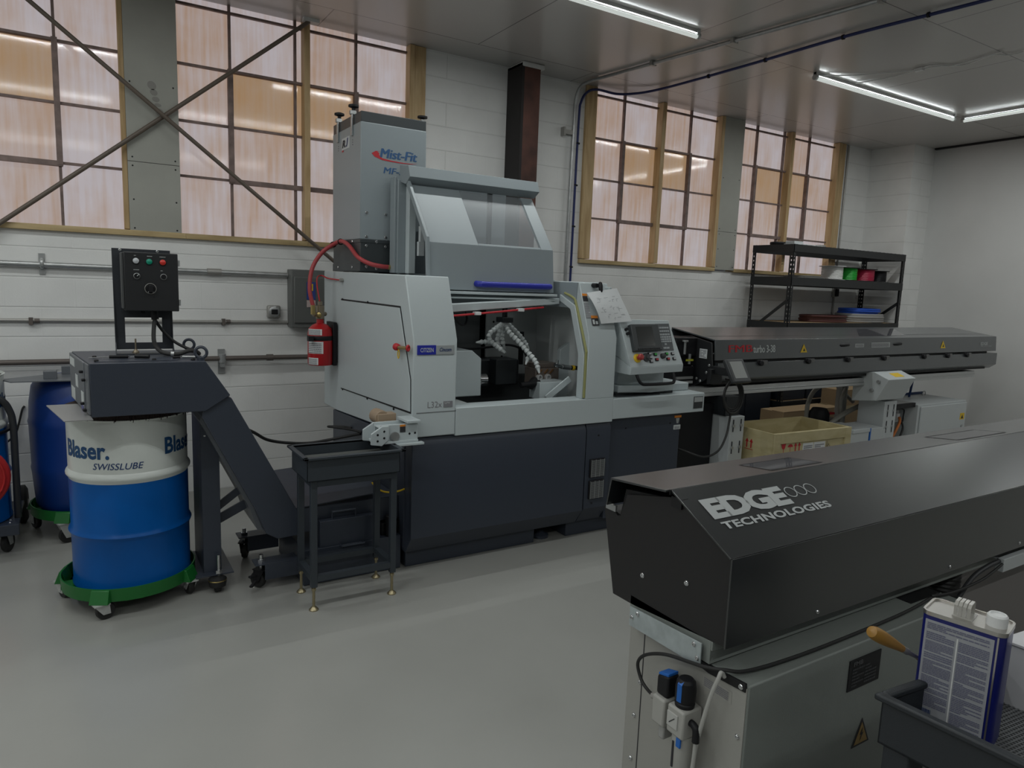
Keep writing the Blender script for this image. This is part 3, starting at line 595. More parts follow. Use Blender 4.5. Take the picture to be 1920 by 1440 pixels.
locline('f', [(2.40, 4.15, 1.303), (2.34, 4.15, 1.304), (2.303, 4.15, 1.301)])
locline('g', [(2.616, 4.0, 1.215), (2.608, 4.0, 1.193), (2.598, 4.0, 1.175)])
part(T, 'inner_cable', MB().tube([(1.90, 3.77, 1.52), (1.97, 3.80, 1.452), (2.033, 3.85, 1.440), (2.076, 3.9, 1.475), (2.09, 3.95, 1.54)], 0.007, 8).tube([(1.90, 4.2, 1.32), (2.10, 4.26, 1.265), (2.30, 4.28, 1.245), (2.46, 4.24, 1.26), (2.58, 4.2, 1.275), (2.68, 4.18, 1.24), (2.71, 4.15, 1.17)], 0.008, 8), black)
# raised door
DX0, DX1 = 1.822, 2.75
pr = [(3.925, 1.652), (3.955, 1.935), (4.262, 2.30), (4.275, 2.29), (3.975, 1.927), (3.945, 1.652)]
dr = part(T, 'sliding_door', MB().prism([(3.925, 1.652), (3.955, 1.935), (3.975, 1.927), (3.945, 1.652)], 'x', DX0, DX1)
          .hexa([(DX0, 3.955, 1.935), (2.175, 3.955, 1.935), (2.175, 3.975, 1.927), (DX0, 3.975, 1.927), (DX0, 4.245, 2.30), (2.175, 4.245, 2.30), (2.175, 4.265, 2.292), (DX0, 4.265, 2.292)])
          .hexa([(2.655, 3.955, 1.935), (DX1, 3.955, 1.935), (DX1, 3.975, 1.927), (2.655, 3.975, 1.927), (2.655, 4.245, 2.30), (DX1, 4.245, 2.30), (DX1, 4.265, 2.292), (2.655, 4.265, 2.292)])
          .hexa([(2.175, 3.955, 1.935), (2.655, 3.955, 1.935), (2.655, 3.975, 1.927), (2.175, 3.975, 1.927), (2.175, 3.965, 1.948), (2.655, 3.965, 1.948), (2.655, 3.985, 1.94), (2.175, 3.985, 1.94)])
          .prism([(3.93, 1.652), (3.958, 1.935), (4.255, 2.30), (4.235, 2.325), (3.935, 1.965), (3.905, 1.652)], 'x', DX0-0.018, DX0+0.002), mc_grey, 0.002)
part(T, 'door_window', MB().hexa([(2.175, 3.962, 1.943), (2.655, 3.962, 1.943), (2.655, 3.968, 1.939), (2.175, 3.968, 1.939), (2.175, 4.250, 2.298), (2.655, 4.250, 2.298), (2.655, 4.256, 2.294), (2.175, 4.256, 2.294)]), glass, parent=dr)
part(T, 'door_head', MB().prism([(4.195, 2.345), (4.222, 2.415), (4.36, 2.435), (4.36, 2.33), (4.262, 2.305)], 'x', DX0-0.02, DX1+0.03), mc_grey, 0.0015, parent=dr)
hd = MB().tube([(2.15, 3.93, 1.695), (2.165, 3.895, 1.693), (2.22, 3.885, 1.692), (2.64, 3.885, 1.692), (2.69, 3.895, 1.692), (2.705, 3.93, 1.693)], 0.019, 12)
part(T, 'door_handle', hd, royal, parent=dr, label='royal blue door handle')
part(T, 'door_guide', MB().box(1.785, 1.84, 4.34, 4.42, 1.745, 2.34).box(1.77, 1.785, 4.36, 4.44, 1.745, 2.36), mc_grey, 0.003)
part(T, 'door_guide', MB().box(1.838, 1.885, 4.28, 4.34, 1.745, 2.30), mc_white, 0.003, label='white door upright')
part(T, 'door_guide', MB().box(2.46, 2.485, 4.34, 4.37, 1.745, 2.40), black)
part(T, 'rear_shield', MB().box(1.86, 2.66, 4.45, 4.47, 1.745, 2.43), mc_grey)
part(T, 'hinge_bracket', MB().box(1.90, 1.93, 4.24, 4.27, 1.95, 2.05).box(1.89, 1.93, 4.24, 4.27, 1.86, 1.95), pale, 0.002)
# control shelf and panel
part(T, 'control_tray', MB().box(3.036, 3.905, 3.578, 4.15, 0.822, 0.962), mc_white, 0.005)
s = part(T, 'rating_plate', MB().box(3.795, 3.886, 3.5745, 3.579, 0.850, 0.938), M('plate_dark', (0.035, 0.038, 0.04), rough=0.5), label='dark and silver plate')
part(T, 'plate_upper_half', MB().box(3.799, 3.882, 3.5735, 3.576, 0.898, 0.934), ink_silver, parent=s)
part(T, 'pedestal_base', MB().box(3.13, 3.66, 3.66, 3.98, 0.962, 0.985).box(3.10, 3.50, 3.62, 3.90, 0.963, 0.970), cav_dark, 0.003)
part(T, 'panel_pedestal', MB().prism([(3.14, 3.66), (3.40, 3.60), (3.64, 3.63), (3.74, 3.76), (3.70, 4.0), (3.16, 4.0)], 'z', 0.985, 1.035).prism([(3.17, 3.70), (3.40, 3.66), (3.60, 3.70), (3.62, 3.95), (3.2, 3.95)], 'z', 1.035, 1.14).box(3.62, 3.88, 3.72, 4.05, 0.962, 1.02), mc_white, 0.006)
FO, FU, FV = (3.105, 3.50, 1.18), (0.495, 0.015, 0.006), (-0.035, 0.11, 0.315)
FP = fmap(FO, FU, FV)
pn = MB().hexa([(3.105, 3.505, 1.13), (3.60, 3.52, 1.136), (3.62, 3.86, 1.136), (3.12, 3.86, 1.13), (3.105, 3.50, 1.18), (3.60, 3.515, 1.186), (3.62, 3.86, 1.32), (3.12, 3.86, 1.32)])
pn.hexa([(3.105, 3.50, 1.18), (3.60, 3.515, 1.186), (3.61, 3.80, 1.30), (3.11, 3.80, 1.30), (3.07, 3.61, 1.495), (3.53, 3.62, 1.490), (3.53, 3.72, 1.485), (3.075, 3.71, 1.49)])
cp = part(T, 'control_panel', pn, mc_white, 0.003)
mt = MB(FP).box(0.035, 0.29, 0.105, 0.29, 0.0, 0.035)
sb = part(T, 'screen_bezel', mt, M('bezel_grey', (0.045, 0.05, 0.053), rough=0.45), 0.005, parent=cp)
part(T, 'screen', MB(FP).box(0.075, 0.225, 0.135, 0.272, 0.034, 0.0362), screen_m, parent=cp)
part(T, 'soft_keys', MB(FP).box(0.08, 0.085, 0.113, 0.120, 0.034, 0.037) if False else (lambda m: [m.box(0.06+i*0.019, 0.073+i*0.019, 0.112, 0.121, 0.034, 0.037) for i in range(11)] and m)(MB(FP)), black, parent=cp)
part(T, 'keypad', MB(FP).box(0.293, 0.425, 0.105, 0.298, 0.0, 0.004), M('keypad_grey', (0.10, 0.108, 0.115), rough=0.5), parent=cp)
kb = MB(FP)
for r_, (n_, x0_, w_, y_) in enumerate(((5, 0.300, 0.020, 0.262), (6, 0.300, 0.016, 0.238), (4, 0.315, 0.022, 0.214), (5, 0.305, 0.020, 0.196), (5, 0.305, 0.020, 0.180), (5, 0.305, 0.020, 0.164), (1, 0.345, 0.02, 0.145), (2, 0.325, 0.028, 0.118))):
    for i in range(n_): kb.box(x0_+i*(w_+0.003), x0_+i*(w_+0.003)+w_, y_, y_+0.012, 0.004, 0.007)
part(T, 'keys', kb, M('key_pale', (0.36, 0.385, 0.40), rough=0.5), parent=cp)
part(T, 'side_knob', MB(FP).cyl((0.012, 0.262, 0), (0.012, 0.262, 0.02), 0.010).cyl((0.018, 0.232, 0), (0.018, 0.232, 0.02), 0.010), black, parent=cp)
es = part(T, 'emergency_stop_collar', MB(FP).lathe([(0.030, 0), (0.030, 0.008), (0.024, 0.012)], (0.068, 0.062, 0), 24, (0, 0, 1)), yellow, parent=cp)
part(T, 'emergency_stop', MB(FP).lathe([(0.013, 0.01), (0.013, 0.03), (0.022, 0.034), (0.022, 0.046), (0.016, 0.053), (0, 0.054)], (0.068, 0.062, 0), 24, (0, 0, 1)), M('stop_red', (0.35, 0.03, 0.03), rough=0.4), parent=cp)
part(T, 'feed_dial', MB(FP).lathe([(0.030, 0), (0.028, 0.010), (0.016, 0.014), (0.014, 0.03), (0, 0.031)], (0.150, 0.064, 0), 24, (0, 0, 1)), M('dial_grey', (0.06, 0.062, 0.066), rough=0.5), parent=cp)
part(T, 'mode_knob', MB(FP).lathe([(0.020, 0), (0.018, 0.02), (0.012, 0.026), (0, 0.027)], (0.305, 0.068, 0), 24, (0, 0, 1)), M('dial_grey2', (0.04, 0.042, 0.045), rough=0.5), parent=cp)
def btn(x, y, m, lb):
    b = part(T, 'button_frame', MB(FP).box(x-0.014, x+0.014, y-0.010, y+0.010, 0, 0.010), black, 0.002, parent=cp)
    part(T, 'button', MB(FP).box(x-0.010, x+0.010, y-0.006, y+0.007, 0.010, 0.014), m, parent=cp, label=lb)
gbt = M('button_green', (0.03, 0.36, 0.05), rough=0.4); rbt = M('button_red', (0.42, 0.03, 0.04), rough=0.4); wbt = M('button_white', (0.45, 0.46, 0.48), rough=0.4)
for x, y, m, l in ((0.238, 0.082, gbt, 'green button'), (0.244, 0.046, rbt, 'red button'), (0.345, 0.082, gbt, 'green button'), (0.352, 0.046, rbt, 'red button'), (0.186, 0.088, wbt, 'white button'), (0.188, 0.062, wbt, 'white button'), (0.190, 0.036, wbt, 'white button'), (0.405, 0.082, wbt, 'white button'), (0.412, 0.046, wbt, 'white button')): btn(x, y, m, l)
part(T, 'panel_handle', MB().tube([(3.175, 3.52, 1.130), (3.18, 3.505, 1.10), (3.20, 3.495, 1.072), (3.25, 3.49, 1.063), (3.46, 3.49, 1.063), (3.50, 3.495, 1.075), (3.512, 3.51, 1.10), (3.515, 3.525, 1.130)], 0.011, 12), black, parent=cp)
# part chute at the left
ch = part(T, 'part_conveyor', MB().box(1.36, 1.575, 3.50, 3.512, 0.825, 0.918).box(1.36, 1.575, 3.60, 3.612, 0.825, 0.918).prism([(1.30, 0.818), (1.36, 0.808), (1.40, 0.84), (1.40, 0.915), (1.36, 0.915), (1.30, 0.878)], 'y', 3.485, 3.50).prism([(1.30, 0.818), (1.36, 0.808), (1.40, 0.84), (1.40, 0.915), (1.36, 0.915), (1.30, 0.878)], 'y', 3.612, 3.627).box(1.33, 1.575, 3.49, 3.62, 0.815, 0.828).box(1.36, 1.575, 3.512, 3.60, 0.895, 0.902), mc_white, 0.002, label='white part conveyor head')
part(T, 'conveyor_bracket', MB().box(1.50, 1.578, 3.47, 3.62, 0.925, 0.940).box(1.42, 1.60, 3.465, 3.50, 0.802, 0.815), mc_white, 0.002, parent=ch)
part(T, 'conveyor_motor', MB().cyl((1.42, 3.64, 0.93), (1.42, 3.74, 0.93), 0.042).box(1.39, 1.50, 3.63, 3.70, 0.90, 0.955), M('motor_tan', (0.34, 0.25, 0.17), rough=0.5), 0.004, parent=ch)
part(T, 'conveyor_roller', MB().lathe([(0.026, 0), (0.026, 0.008), (0.012, 0.010), (0, 0.010)], (1.437, 3.499, 0.853), 20, (0, -1, 0)), galv, parent=ch)
bolts(T, [(1.335, 3.485, 0.872), (1.335, 3.485, 0.838), (1.372, 3.485, 0.888), (1.372, 3.485, 0.852), (1.525, 3.50, 0.862), (1.558, 3.50, 0.864)], (0, -1, 0), 0.006, 0.003, black, 'screw', ch)
s = part(T, 'caution_sticker', MB().box(1.468, 1.50, 3.498, 3.4995, 0.905, 0.915), orange, label='orange sticker')
part(T, 'sticker_symbol', MB().box(1.468, 1.50, 3.498, 3.4995, 0.873, 0.904), ink, parent=s)
# badges and lettering
bd = part(T, 'maker_badge', MB().box(1.597, 1.712, 3.574, 3.581, 1.288, 1.342), royal, 0.002, label='blue badge')
part(T, 'model_badge', MB().box(1.712, 1.828, 3.574, 3.581, 1.288, 1.342), M('badge_silver', (0.45, 0.48, 0.49), rough=0.35, metal=0.3), 0.002, label='silver badge')
text(T, 'CITIZEN', (1.615, 3.574, 1.303), (1, 0, 0), (0, 0, 1), 0.080, 0.024, ink_white, 0.01, parent=bd)
text(T, 'Cincom', (1.733, 3.574, 1.305), (1, 0, 0), (0, 0, 1), 0.075, 0.022, ink_navy, 0.02, 0.2)
text(T, 'L32x', (1.668, 3.580, 0.982), (1, 0, 0), (0, 0, 1), 0.090, 0.036, ink_grey, 0.0)
lf = part(T, 'lettering_box', MB().box(1.768, 1.826, 3.5775, 3.580, 0.998, 1.016).box(1.768, 1.826, 3.5765, 3.580, 0.982, 0.998), ink_grey)
text(T, 'LFV', (1.775, 3.5775, 1.001), (1, 0, 0), (0, 0, 1), 0.034, 0.011, ink_white, 0.02, parent=lf)
s = part(T, 'caution_sticker', MB(lambda p: p).hexa([(2.792, 3.618, 1.51), (2.825, 3.618, 1.51), (2.825, 3.622, 1.51), (2.792, 3.622, 1.51), (2.785, 3.672, 1.655), (2.825, 3.672, 1.655), (2.825, 3.677, 1.655), (2.785, 3.677, 1.655)]) if False else MB().add([(2.806, 3.6235, 1.50), (2.846, 3.6235, 1.50), (2.846, 3.6855, 1.657), (2.806, 3.6855, 1.657)], [(0, 1, 2, 3)]), ink_white, label='white and orange warning sticker')
cs = fmap((2.806, 3.6225, 1.50), (1, 0, 0), (0, 0.062, 0.157))
part(T, 'sticker_band', MB(cs).box(0, 0.04, 0.152, 0.168, 0, 0.001), orange, parent=s)
part(T, 'sticker_symbol', MB(cs).box(0, 0.04, 0.115, 0.150, 0, 0.001), ink, parent=s)
mb = stripes(MB(cs), lambda p: Vector(p), 0.04, 0.105, 12, 5); part(T, 'sticker_print', mb, ink_grey, parent=s)
s = part(T, 'caution_sticker', MB(fmap((2.845, 3.603, 1.453), (1, 0, 0), (0, 0.14, 0.355))).box(0, 0.055, 0, 0.05, 0, 0.001), ink, label='black and orange warning sticker')
part(T, 'sticker_band', MB(fmap((2.845, 3.603, 1.453), (1, 0, 0), (0, 0.14, 0.355))).box(0, 0.055, 0.05, 0.068, 0, 0.001), orange, parent=s)
part(T, 'sticker_symbol', MB(fmap((2.845, 3.603, 1.453), (1, 0, 0), (0, 0.14, 0.355))).box(0.006, 0.022, 0.008, 0.04, 0.001, 0.002).box(0.03, 0.048, 0.008, 0.03, 0.001, 0.002), ink_white, parent=s)

# paper held by a magnetic clip
pm = MB()
A, B_, C_, D_ = [Vector(p) for p in ((2.815, 3.645, 1.663), (3.055, 3.645, 1.700), (3.135, 3.565, 1.486), (2.892, 3.575, 1.466))]
NN = 10
F2 = lambda u, v: (A*(1-u)+B_*u)*(1-v)+(D_*(1-u)+C_*u)*v + Vector((0, -0.02*math.sin(PI*v)*(1-u)-0.012*u, 0))
pm.add([F2(i/NN, j/NN) for j in range(NN+1) for i in range(NN+1)], [(j*(NN+1)+i, j*(NN+1)+i+1, (j+1)*(NN+1)+i+1, (j+1)*(NN+1)+i) for j in range(NN) for i in range(NN)])
t = thing('paper_sheet', 'crumpled drawing sheet hanging by a clip on the machine beside the control panel', 'paper', (2.95, 3.6, 1.47))
part(t, 'sheet', pm, paper_m)
pp = MB(); rr = random.Random(4)
FF = lambda p: F2(p[0], p[1])+Vector((0, -0.002, 0))
for k in range(26):
    u = rr.uniform(0.08, 0.8); v = rr.uniform(0.15, 0.92); l = rr.uniform(0.04, 0.14)
    pp.add([FF((u, v)), FF((u+l, v)), FF((u+l, v+0.007)), FF((u, v+0.007))], [(0, 1, 2, 3)])
    if k % 3 == 0: pp.add([FF((u, v)), FF((u+0.008, v)), FF((u+0.008, v+0.07)), FF((u, v+0.07))], [(0, 1, 2, 3)])
part(t, 'drawing_lines', pp, M('pencil_grey', (0.32, 0.33, 0.35), rough=0.8))
t = thing('magnet_clip', 'black magnetic clip holding the drawing sheet', 'clip', (2.92, 3.63, 1.66))
part(t, 'jaw', MB().lathe([(0.002, 0), (0.012, 0.008), (0.016, 0.03), (0.013, 0.06), (0.006, 0.085), (0.001, 0.09)], (2.936, 3.664, 1.738), 14, (-0.06, -0.30, -0.95)), black)
part(t, 'magnet', MB().cyl((2.910, 3.705, 1.712), (2.910, 3.660, 1.712), 0.015), black)

# mist collector on the roof
T = thing('mist_collector', 'tall grey mist collector standing on the roof of the lathe', 'machine', (1.82, 4.79, 1.748))
x0, x1, y0, y1 = 1.588, 2.050, 4.50, 5.08
part(T, 'base_duct', MB().box(x0+0.004, x1-0.004, y0+0.004, y1-0.004, 1.748, 1.957), M('duct_charcoal', (0.040, 0.048, 0.052), rough=0.4), 0.003)
part(T, 'base_flange', MB().box(x0, x1, y0, y1, 1.748, 1.80).box(x0, x1, y0, y1, 1.935, 1.957), M('duct_charcoal', (0.04, 0.048, 0.052)), 0.002)
part(T, 'body', MB().box(x0, x1, y0, y1, 1.957, 2.700), mc_grey, 0.006)
part(T, 'lid', MB().box(x0+0.003, x1-0.003, y0+0.003, y1-0.003, 2.695, 2.765), M('duct_charcoal', (0.04, 0.048, 0.052)), 0.004)
for y in (4.655, 4.95):
    c = part(T, 'clamp', MB().box(x0-0.012, x0-0.001, y-0.012, y+0.012, 2.63, 2.79).box(x0-0.02, x0+0.02, y-0.015, y+0.015, 2.765, 2.79), galv, 0.002)
    part(T, 'clamp_knob', MB().lathe([(0.012, 0.0), (0.012, 0.02), (0.034, 0.028), (0.034, 0.040), (0.018, 0.046), (0, 0.047)], (x0+0.005, y, 2.785), 16), black, parent=c)
c = part(T, 'clamp', MB().box(x1-0.02, x1+0.01, 4.55, 4.58, 2.765, 2.785), galv); part(T, 'clamp_knob', MB().lathe([(0.012, 0.0), (0.012, 0.015), (0.034, 0.02), (0.034, 0.032), (0, 0.036)], (x1-0.005, 4.565, 2.775), 16), black, parent=c)
bolts(T, [(1.632, y0, 2.13), (1.765, y0, 2.127), (1.632, y0, 1.975), (1.766, y0, 1.977), (1.632, y0, 1.915), (1.702, y0, 1.945), (1.766, y0, 1.917), (1.633, y0, 1.78), (1.767, y0, 1.785), (1.702, y0, 1.77)], (0, -1, 0), 0.010, 0.005)
bolts(T, [(x0, 4.65, 1.945), (x0, 4.95, 1.945), (x0, 4.65, 1.775), (x0, 4.95, 1.775)], (-1, 0, 0), 0.010, 0.005)
bolts(T, [(x0, y, z) for y in (4.655, 4.95) for z in (2.605, 2.590, 2.575)], (-1, 0, 0), 0.004, 0.001, black, 'screw')
text(T, 'Mist-Fit', (1.722, y0, 2.490), (1, 0, 0), (0, 0, 1), 0.258, 0.058, M('mistfit_blue', (0.03, 0.10, 0.24), rough=0.5), 0.0, 0.18, heavy=0.06)
text(T, 'MF-560', (1.746, y0, 2.392), (1, 0, 0), (0, 0, 1), 0.215, 0.040, M('mistfit_blue', (0.03, 0.10, 0.24)), 0.0, 0.15, heavy=0.04)
sw = []
for i in range(25):   # red swoosh under the name
    a = i/24; sw.append((1.985-0.315*math.sin(PI*0.5*a), 2.478+0.028*(1-math.cos(PI*0.5*a))))
for i in range(13):
    a = i/12; sw.append((1.67+0.055*a, 2.506+0.022*math.sin(PI*0.5*a)))
for i in range(20):
    a = i/19; sw.append((1.725-0.028*math.sin(PI*a)*(1-a)+0.255*a**1.2, 2.520-0.038*a**0.7))
sq = MB()
top = [(1.728, 2.527), (1.70, 2.524), (1.676, 2.512), (1.69, 2.498), (1.735, 2.486), (1.80, 2.478), (1.87, 2.474), (1.94, 2.474), (1.988, 2.480)]
bot = [(1.728, 2.527), (1.69, 2.527), (1.662, 2.510), (1.682, 2.490), (1.735, 2.477), (1.80, 2.470), (1.87, 2.468), (1.94, 2.4705), (1.988, 2.480)]
bot[4] = (1.735, 2.474); top[3] = (1.712, 2.505); top[2] = (1.716, 2.514)
sq.add([(a, y0-0.001, b) for a, b in top]+[(a, y0-0.001, b) for a, b in bot], [(i, i+1, 9+i+1, 9+i) for i in range(8)])
part(T, 'red_swoosh', sq, ink_red)
s = part(T, 'sticker', MB().box(x0-0.0015, x0, 4.715, 4.875, 2.565, 2.642), ink_white, label='white logo sticker')
text(T, 'R', (x0-0.0018, 4.865, 2.578), (0, -1, 0), (0, 0, 1), 0.07, 0.05, ink, 0.05, 0.2, parent=s)
text(T, 'J', (x0-0.0018, 4.79, 2.578), (0, -1, 0), (0, 0, 1), 0.05, 0.055, ink_navy, 0.05, 0.2, parent=s)
part(T, 'sticker_print', MB().box(x0-0.002, x0-0.0008, 4.84, 4.87, 2.553, 2.564), ink_red, parent=s)

# fire extinguisher and its hoses
T = thing('fire_extinguisher', 'red fire extinguisher strapped to the left side of the lathe', 'fire extinguisher', (1.46, 4.96, 1.075))
part(T, 'bottle', MB().lathe([(0.02, 0), (0.082, 0.004), (0.087, 0.02), (0.087, 0.225), (0.080, 0.262), (0.055, 0.288), (0.026, 0.302), (0.024, 0.335), (0, 0.335)], (1.46, 4.96, 1.075), 32), red)
v = part(T, 'valve', MB().cyl((1.46, 4.96, 1.405), (1.46, 4.96, 1.50), 0.030).cyl((1.40, 4.92, 1.44), (1.51, 5.0, 1.44), 0.016).cyl((1.46, 4.96, 1.50), (1.46, 4.96, 1.53), 0.016), M('valve_bronze', (0.32, 0.27, 0.20), rough=0.35, metal=0.8), 0.003)
part(T, 'gauge', MB().lathe([(0.020, 0), (0.020, 0.014), (0.016, 0.016), (0, 0.016)], (1.442, 4.932, 1.435), 18, (-0.45, -0.9, 0)), brass, parent=v)
br = part(T, 'bracket', MB().box(1.535, 1.5645, 4.90, 5.06, 1.075, 1.385), black, 0.004)
part(T, 'strap', MB().lathe([(0.0895, 0.195), (0.0905, 0.197), (0.0905, 0.225), (0.0895, 0.227)], (1.46, 4.96, 1.062), 32).box(1.35, 1.385, 4.86, 4.90, 1.255, 1.29), black, 0.0, parent=br)
def wrapped(cx, cy, r, a0, a1, z0, z1, n=10):
    mb = MB(); P = []
    for i in range(n+1):
        a = math.radians(a0+(a1-a0)*i/n); P += [(cx+r*math.cos(a), cy+r*math.sin(a), z0), (cx+r*math.cos(a), cy+r*math.sin(a), z1)]
    return mb.add(P, [(2*i, 2*i+2, 2*i+3, 2*i+1) for i in range(n)])
for a0, a1, z0, z1 in ((190, 262, 1.295, 1.338), (190, 268, 1.165, 1.250), (190, 245, 1.085, 1.135)):
    l = part(T, 'label_sticker', wrapped(1.46, 4.96, 0.0876, a0, a1, z0, z1), white_p, label='white label')
    F = lambda p, a0=a0, a1=a1, z0=z0, z1=z1: Vector((1.46+0.0882*math.cos(math.radians(a0+(a1-a0)*p[0])), 4.96+0.0882*math.sin(math.radians(a0+(a1-a0)*p[0])), z0+(z1-z0)*p[1]))
    part(T, 'label_print', stripes(MB(F), lambda p: Vector(p), 0.92, 0.9, 6, int(z0*1000)), ink_grey, parent=l)
T = thing('air_hose', 'thick red hose arching from the extinguisher over to the lathe roof', 'hose', (1.4, 4.95, 1.46))
part(T, 'hose', MB().tube([(1.395, 4.91, 1.50), (1.375, 4.92, 1.62), (1.40, 4.94, 1.76), (1.47, 4.95, 1.87), (1.545, 4.90, 1.935), (1.565, 4.80, 1.95), (1.57, 4.66, 1.915), (1.585, 4.53, 1.84), (1.63, 4.44, 1.80), (1.70, 4.42, 1.785), (1.76, 4.43, 1.782)], 0.0145, 12, 8), red_hose)
part(T, 'fitting', MB().cyl((1.395, 4.91, 1.44), (1.395, 4.91, 1.505), 0.016), brass); part(T, 'fitting', MB().cyl((1.755, 4.43, 1.782), (1.81, 4.43, 1.780), 0.017, n=6), brass)
part(T, 'elbow', MB().tube([(1.81, 4.43, 1.780), (1.83, 4.43, 1.778), (1.835, 4.43, 1.765), (1.835, 4.43, 1.748)], 0.014, 10), galv)
part(T, 'hose_clamp', MB().torus((1.565, 4.83, 1.948), 0.018, 0.004, (0, 1, 0)).torus((1.54, 4.915, 1.93), 0.018, 0.004, (0.5, 1, 0.5)), black)
T = thing('detection_tube', 'very thin red tube from the extinguisher valve to the side of the lathe', 'hose', (1.47, 5.0, 1.53))
part(T, 'tube', MB().tube([(1.46, 4.97, 1.53), (1.465, 5.05, 1.64), (1.50, 5.16, 1.70), (1.545, 5.20, 1.712), (1.562, 5.12, 1.695), (1.562, 4.95, 1.688), (1.566, 4.80, 1.684)], 0.005, 8), ink_red)
part(T, 'gland', MB().cyl((1.55, 4.80, 1.684), (1.574, 4.80, 1.684), 0.013), galv_dull)
T = thing('test_valve', 'small brass valve with red caps and a yellow tag on the lathe side', 'valve', (1.56, 3.65, 1.3))
part(T, 'body', MB().cyl((1.545, 3.72, 1.318), (1.545, 3.60, 1.325), 0.010).cyl((1.545, 3.65, 1.32), (1.57, 3.65, 1.32), 0.008), brass)
part(T, 'cap', MB().lathe([(0.010, -0.02), (0.019, -0.012), (0.022, 0.012), (0.014, 0.02)], (1.545, 3.745, 1.318), 16, (0, 1, 0)), ink_red, label='red cap')
part(T, 'cap', MB().torus((1.545, 3.585, 1.326), 0.014, 0.006, (0.6, -0.8, 0)), ink_red, label='red ring')
part(T, 'tag', MB().torus((1.543, 3.715, 1.28), 0.012, 0.003, (1, 0, 0), sy=2.0), yellow, label='yellow loop')
# ================================================================== CHIP CONVEYOR
T = thing('chip_conveyor', 'navy chip conveyor rising from the lathe to a box head over a drum', 'conveyor', (0.7, 4.0, 0))
FY, BY = 3.69, 4.28
hp = [(0.03, 1.018), (0.515, 1.018), (0.632, 1.092), (0.52, 1.268), (0.03, 1.268)]
hb = MB(); n = len(hp)
hb.add([(x, FY, z) for x, z in hp]+[((-0.04 if x < 0.1 else x), BY, z) for x, z in hp], [[0, 1, 2, 3, 4], [9, 8, 7, 6, 5]]+[[i, (i+1) % n, n+(i+1) % n, n+i] for i in range(n)])
part(T, 'head_box', hb, mc_navy, 0.003)
ex = Vector((-0.07, BY-FY, 0)).normalized(); EF = fmap((0.03, FY, 1.018), ex, (0, 0, 1))   # outward normal is -x side
def endbox(u0, u1, v0, v1, d0, d1): return MB(lambda p: Vector((0.03, FY, 1.018))+ex*p[0]+Vector((0, 0, 1))*p[1]+Vector((-ex.y, ex.x, 0))*p[2]).box(u0, u1, v0, v1, d0, d1)
dr = part(T, 'end_door', endbox(0.10, 0.59, 0.012, 0.245, 0.0, 0.012), M('conveyor_grey', (0.115, 0.125, 0.14), rough=0.4), 0.003, label='grey end door')
part(T, 'end_post', endbox(0.003, 0.095, 0.012, 0.245, 0.0, 0.008), M('conveyor_grey', (0.115, 0.125, 0.14)), 0.002)
for u, v in ((0.12, 0.20), (0.12, 0.05), (0.05, 0.17), (0.05, 0.03)): part(T, 'latch_knob', endbox(u-0.012, u+0.012, v-0.006, v+0.006, 0.012, 0.028), black, 0.003)
for u0, u1, v0, v1 in ((0.30, 0.38, 0.10, 0.16), (0.42, 0.55, 0.02, 0.08), (0.12, 0.20, 0.01, 0.10), (0.40, 0.56, 0.19, 0.23)):
    s = part(T, 'sticker', endbox(u0, u1, v0, v1, 0.012, 0.0135), ink_white, label='white sticker')
part(T, 'sticker_band', endbox(0.12, 0.20, 0.01, 0.035, 0.0135, 0.0145), M('sticker_violet', (0.08, 0.08, 0.25), rough=0.5), parent=s)
part(T, 'access_panel', MB().box(0.06, 0.40, 3.74, 4.00, 1.268, 1.271), mc_navy, 0.001)
bolts(T, [(0.055, 3.93, 1.271), (0.06, 3.76, 1.271), (0.30, 3.76, 1.271), (0.47, 3.74, 1.271)], (0, 0, 1), 0.010, 0.008, black)
part(T, 'deflector_plate', MB().hexa([(-0.155, 4.06, 1.022), (-0.075, 3.60, 1.022), (0.035, 3.60, 1.022), (-0.01, 4.06, 1.022), (-0.155, 4.06, 1.026), (-0.075, 3.60, 1.026), (0.035, 3.60, 1.026), (-0.01, 4.06, 1.026)]), M('bare_sheet', (0.40, 0.40, 0.40), rough=0.35, metal=0.6), label='bare grey deflector plate')
inc = [(0.40, 1.02), (0.515, 1.018), (0.632, 1.09), (0.955, 0.455), (1.60, 0.455), (1.60, 0.30), (0.93, 0.30), (0.845, 0.312), (0.775, 0.40), (0.735, 0.535)]
inc = [(0.505, 1.025), (0.625, 1.085), (0.640, 1.075), (0.965, 0.440), (0.965, 0.30), (0.86, 0.296), (0.80, 0.335), (0.755, 0.46), (0.50, 0.985)]
part(T, 'incline', MB().prism(inc, 'y', FY+0.015, BY-0.03), mc_navy, 0.003)
part(T, 'incline_underside', MB().prism([(0.51, 0.985), (0.76, 0.47), (0.80, 0.33), (0.775, 0.33), (0.735, 0.46), (0.50, 0.95)], 'y', FY+0.10, BY-0.06), M('conveyor_grey', (0.115, 0.125, 0.14)))
part(T, 'trough', MB().box(0.955, 1.573, 3.76, 4.26, 0.29, 0.43), mc_navy, 0.003)
part(T, 'trough_cover', MB().hexa([(0.955, 3.755, 0.435), (1.47, 3.755, 0.475), (1.573, 3.90, 0.50), (0.955, 4.26, 0.52), (0.955, 3.755, 0.442), (1.45, 3.755, 0.482), (1.573, 3.93, 0.507), (0.955, 4.26, 0.527)]) if False else MB().hexa([(0.955, 3.755, 0.43), (1.42, 3.755, 0.46), (1.573, 4.26, 0.55), (0.955, 4.26, 0.52), (0.955, 3.755, 0.436), (1.42, 3.755, 0.466), (1.573, 4.26, 0.556), (0.955, 4.26, 0.526)]), mc_navy, 0.001)
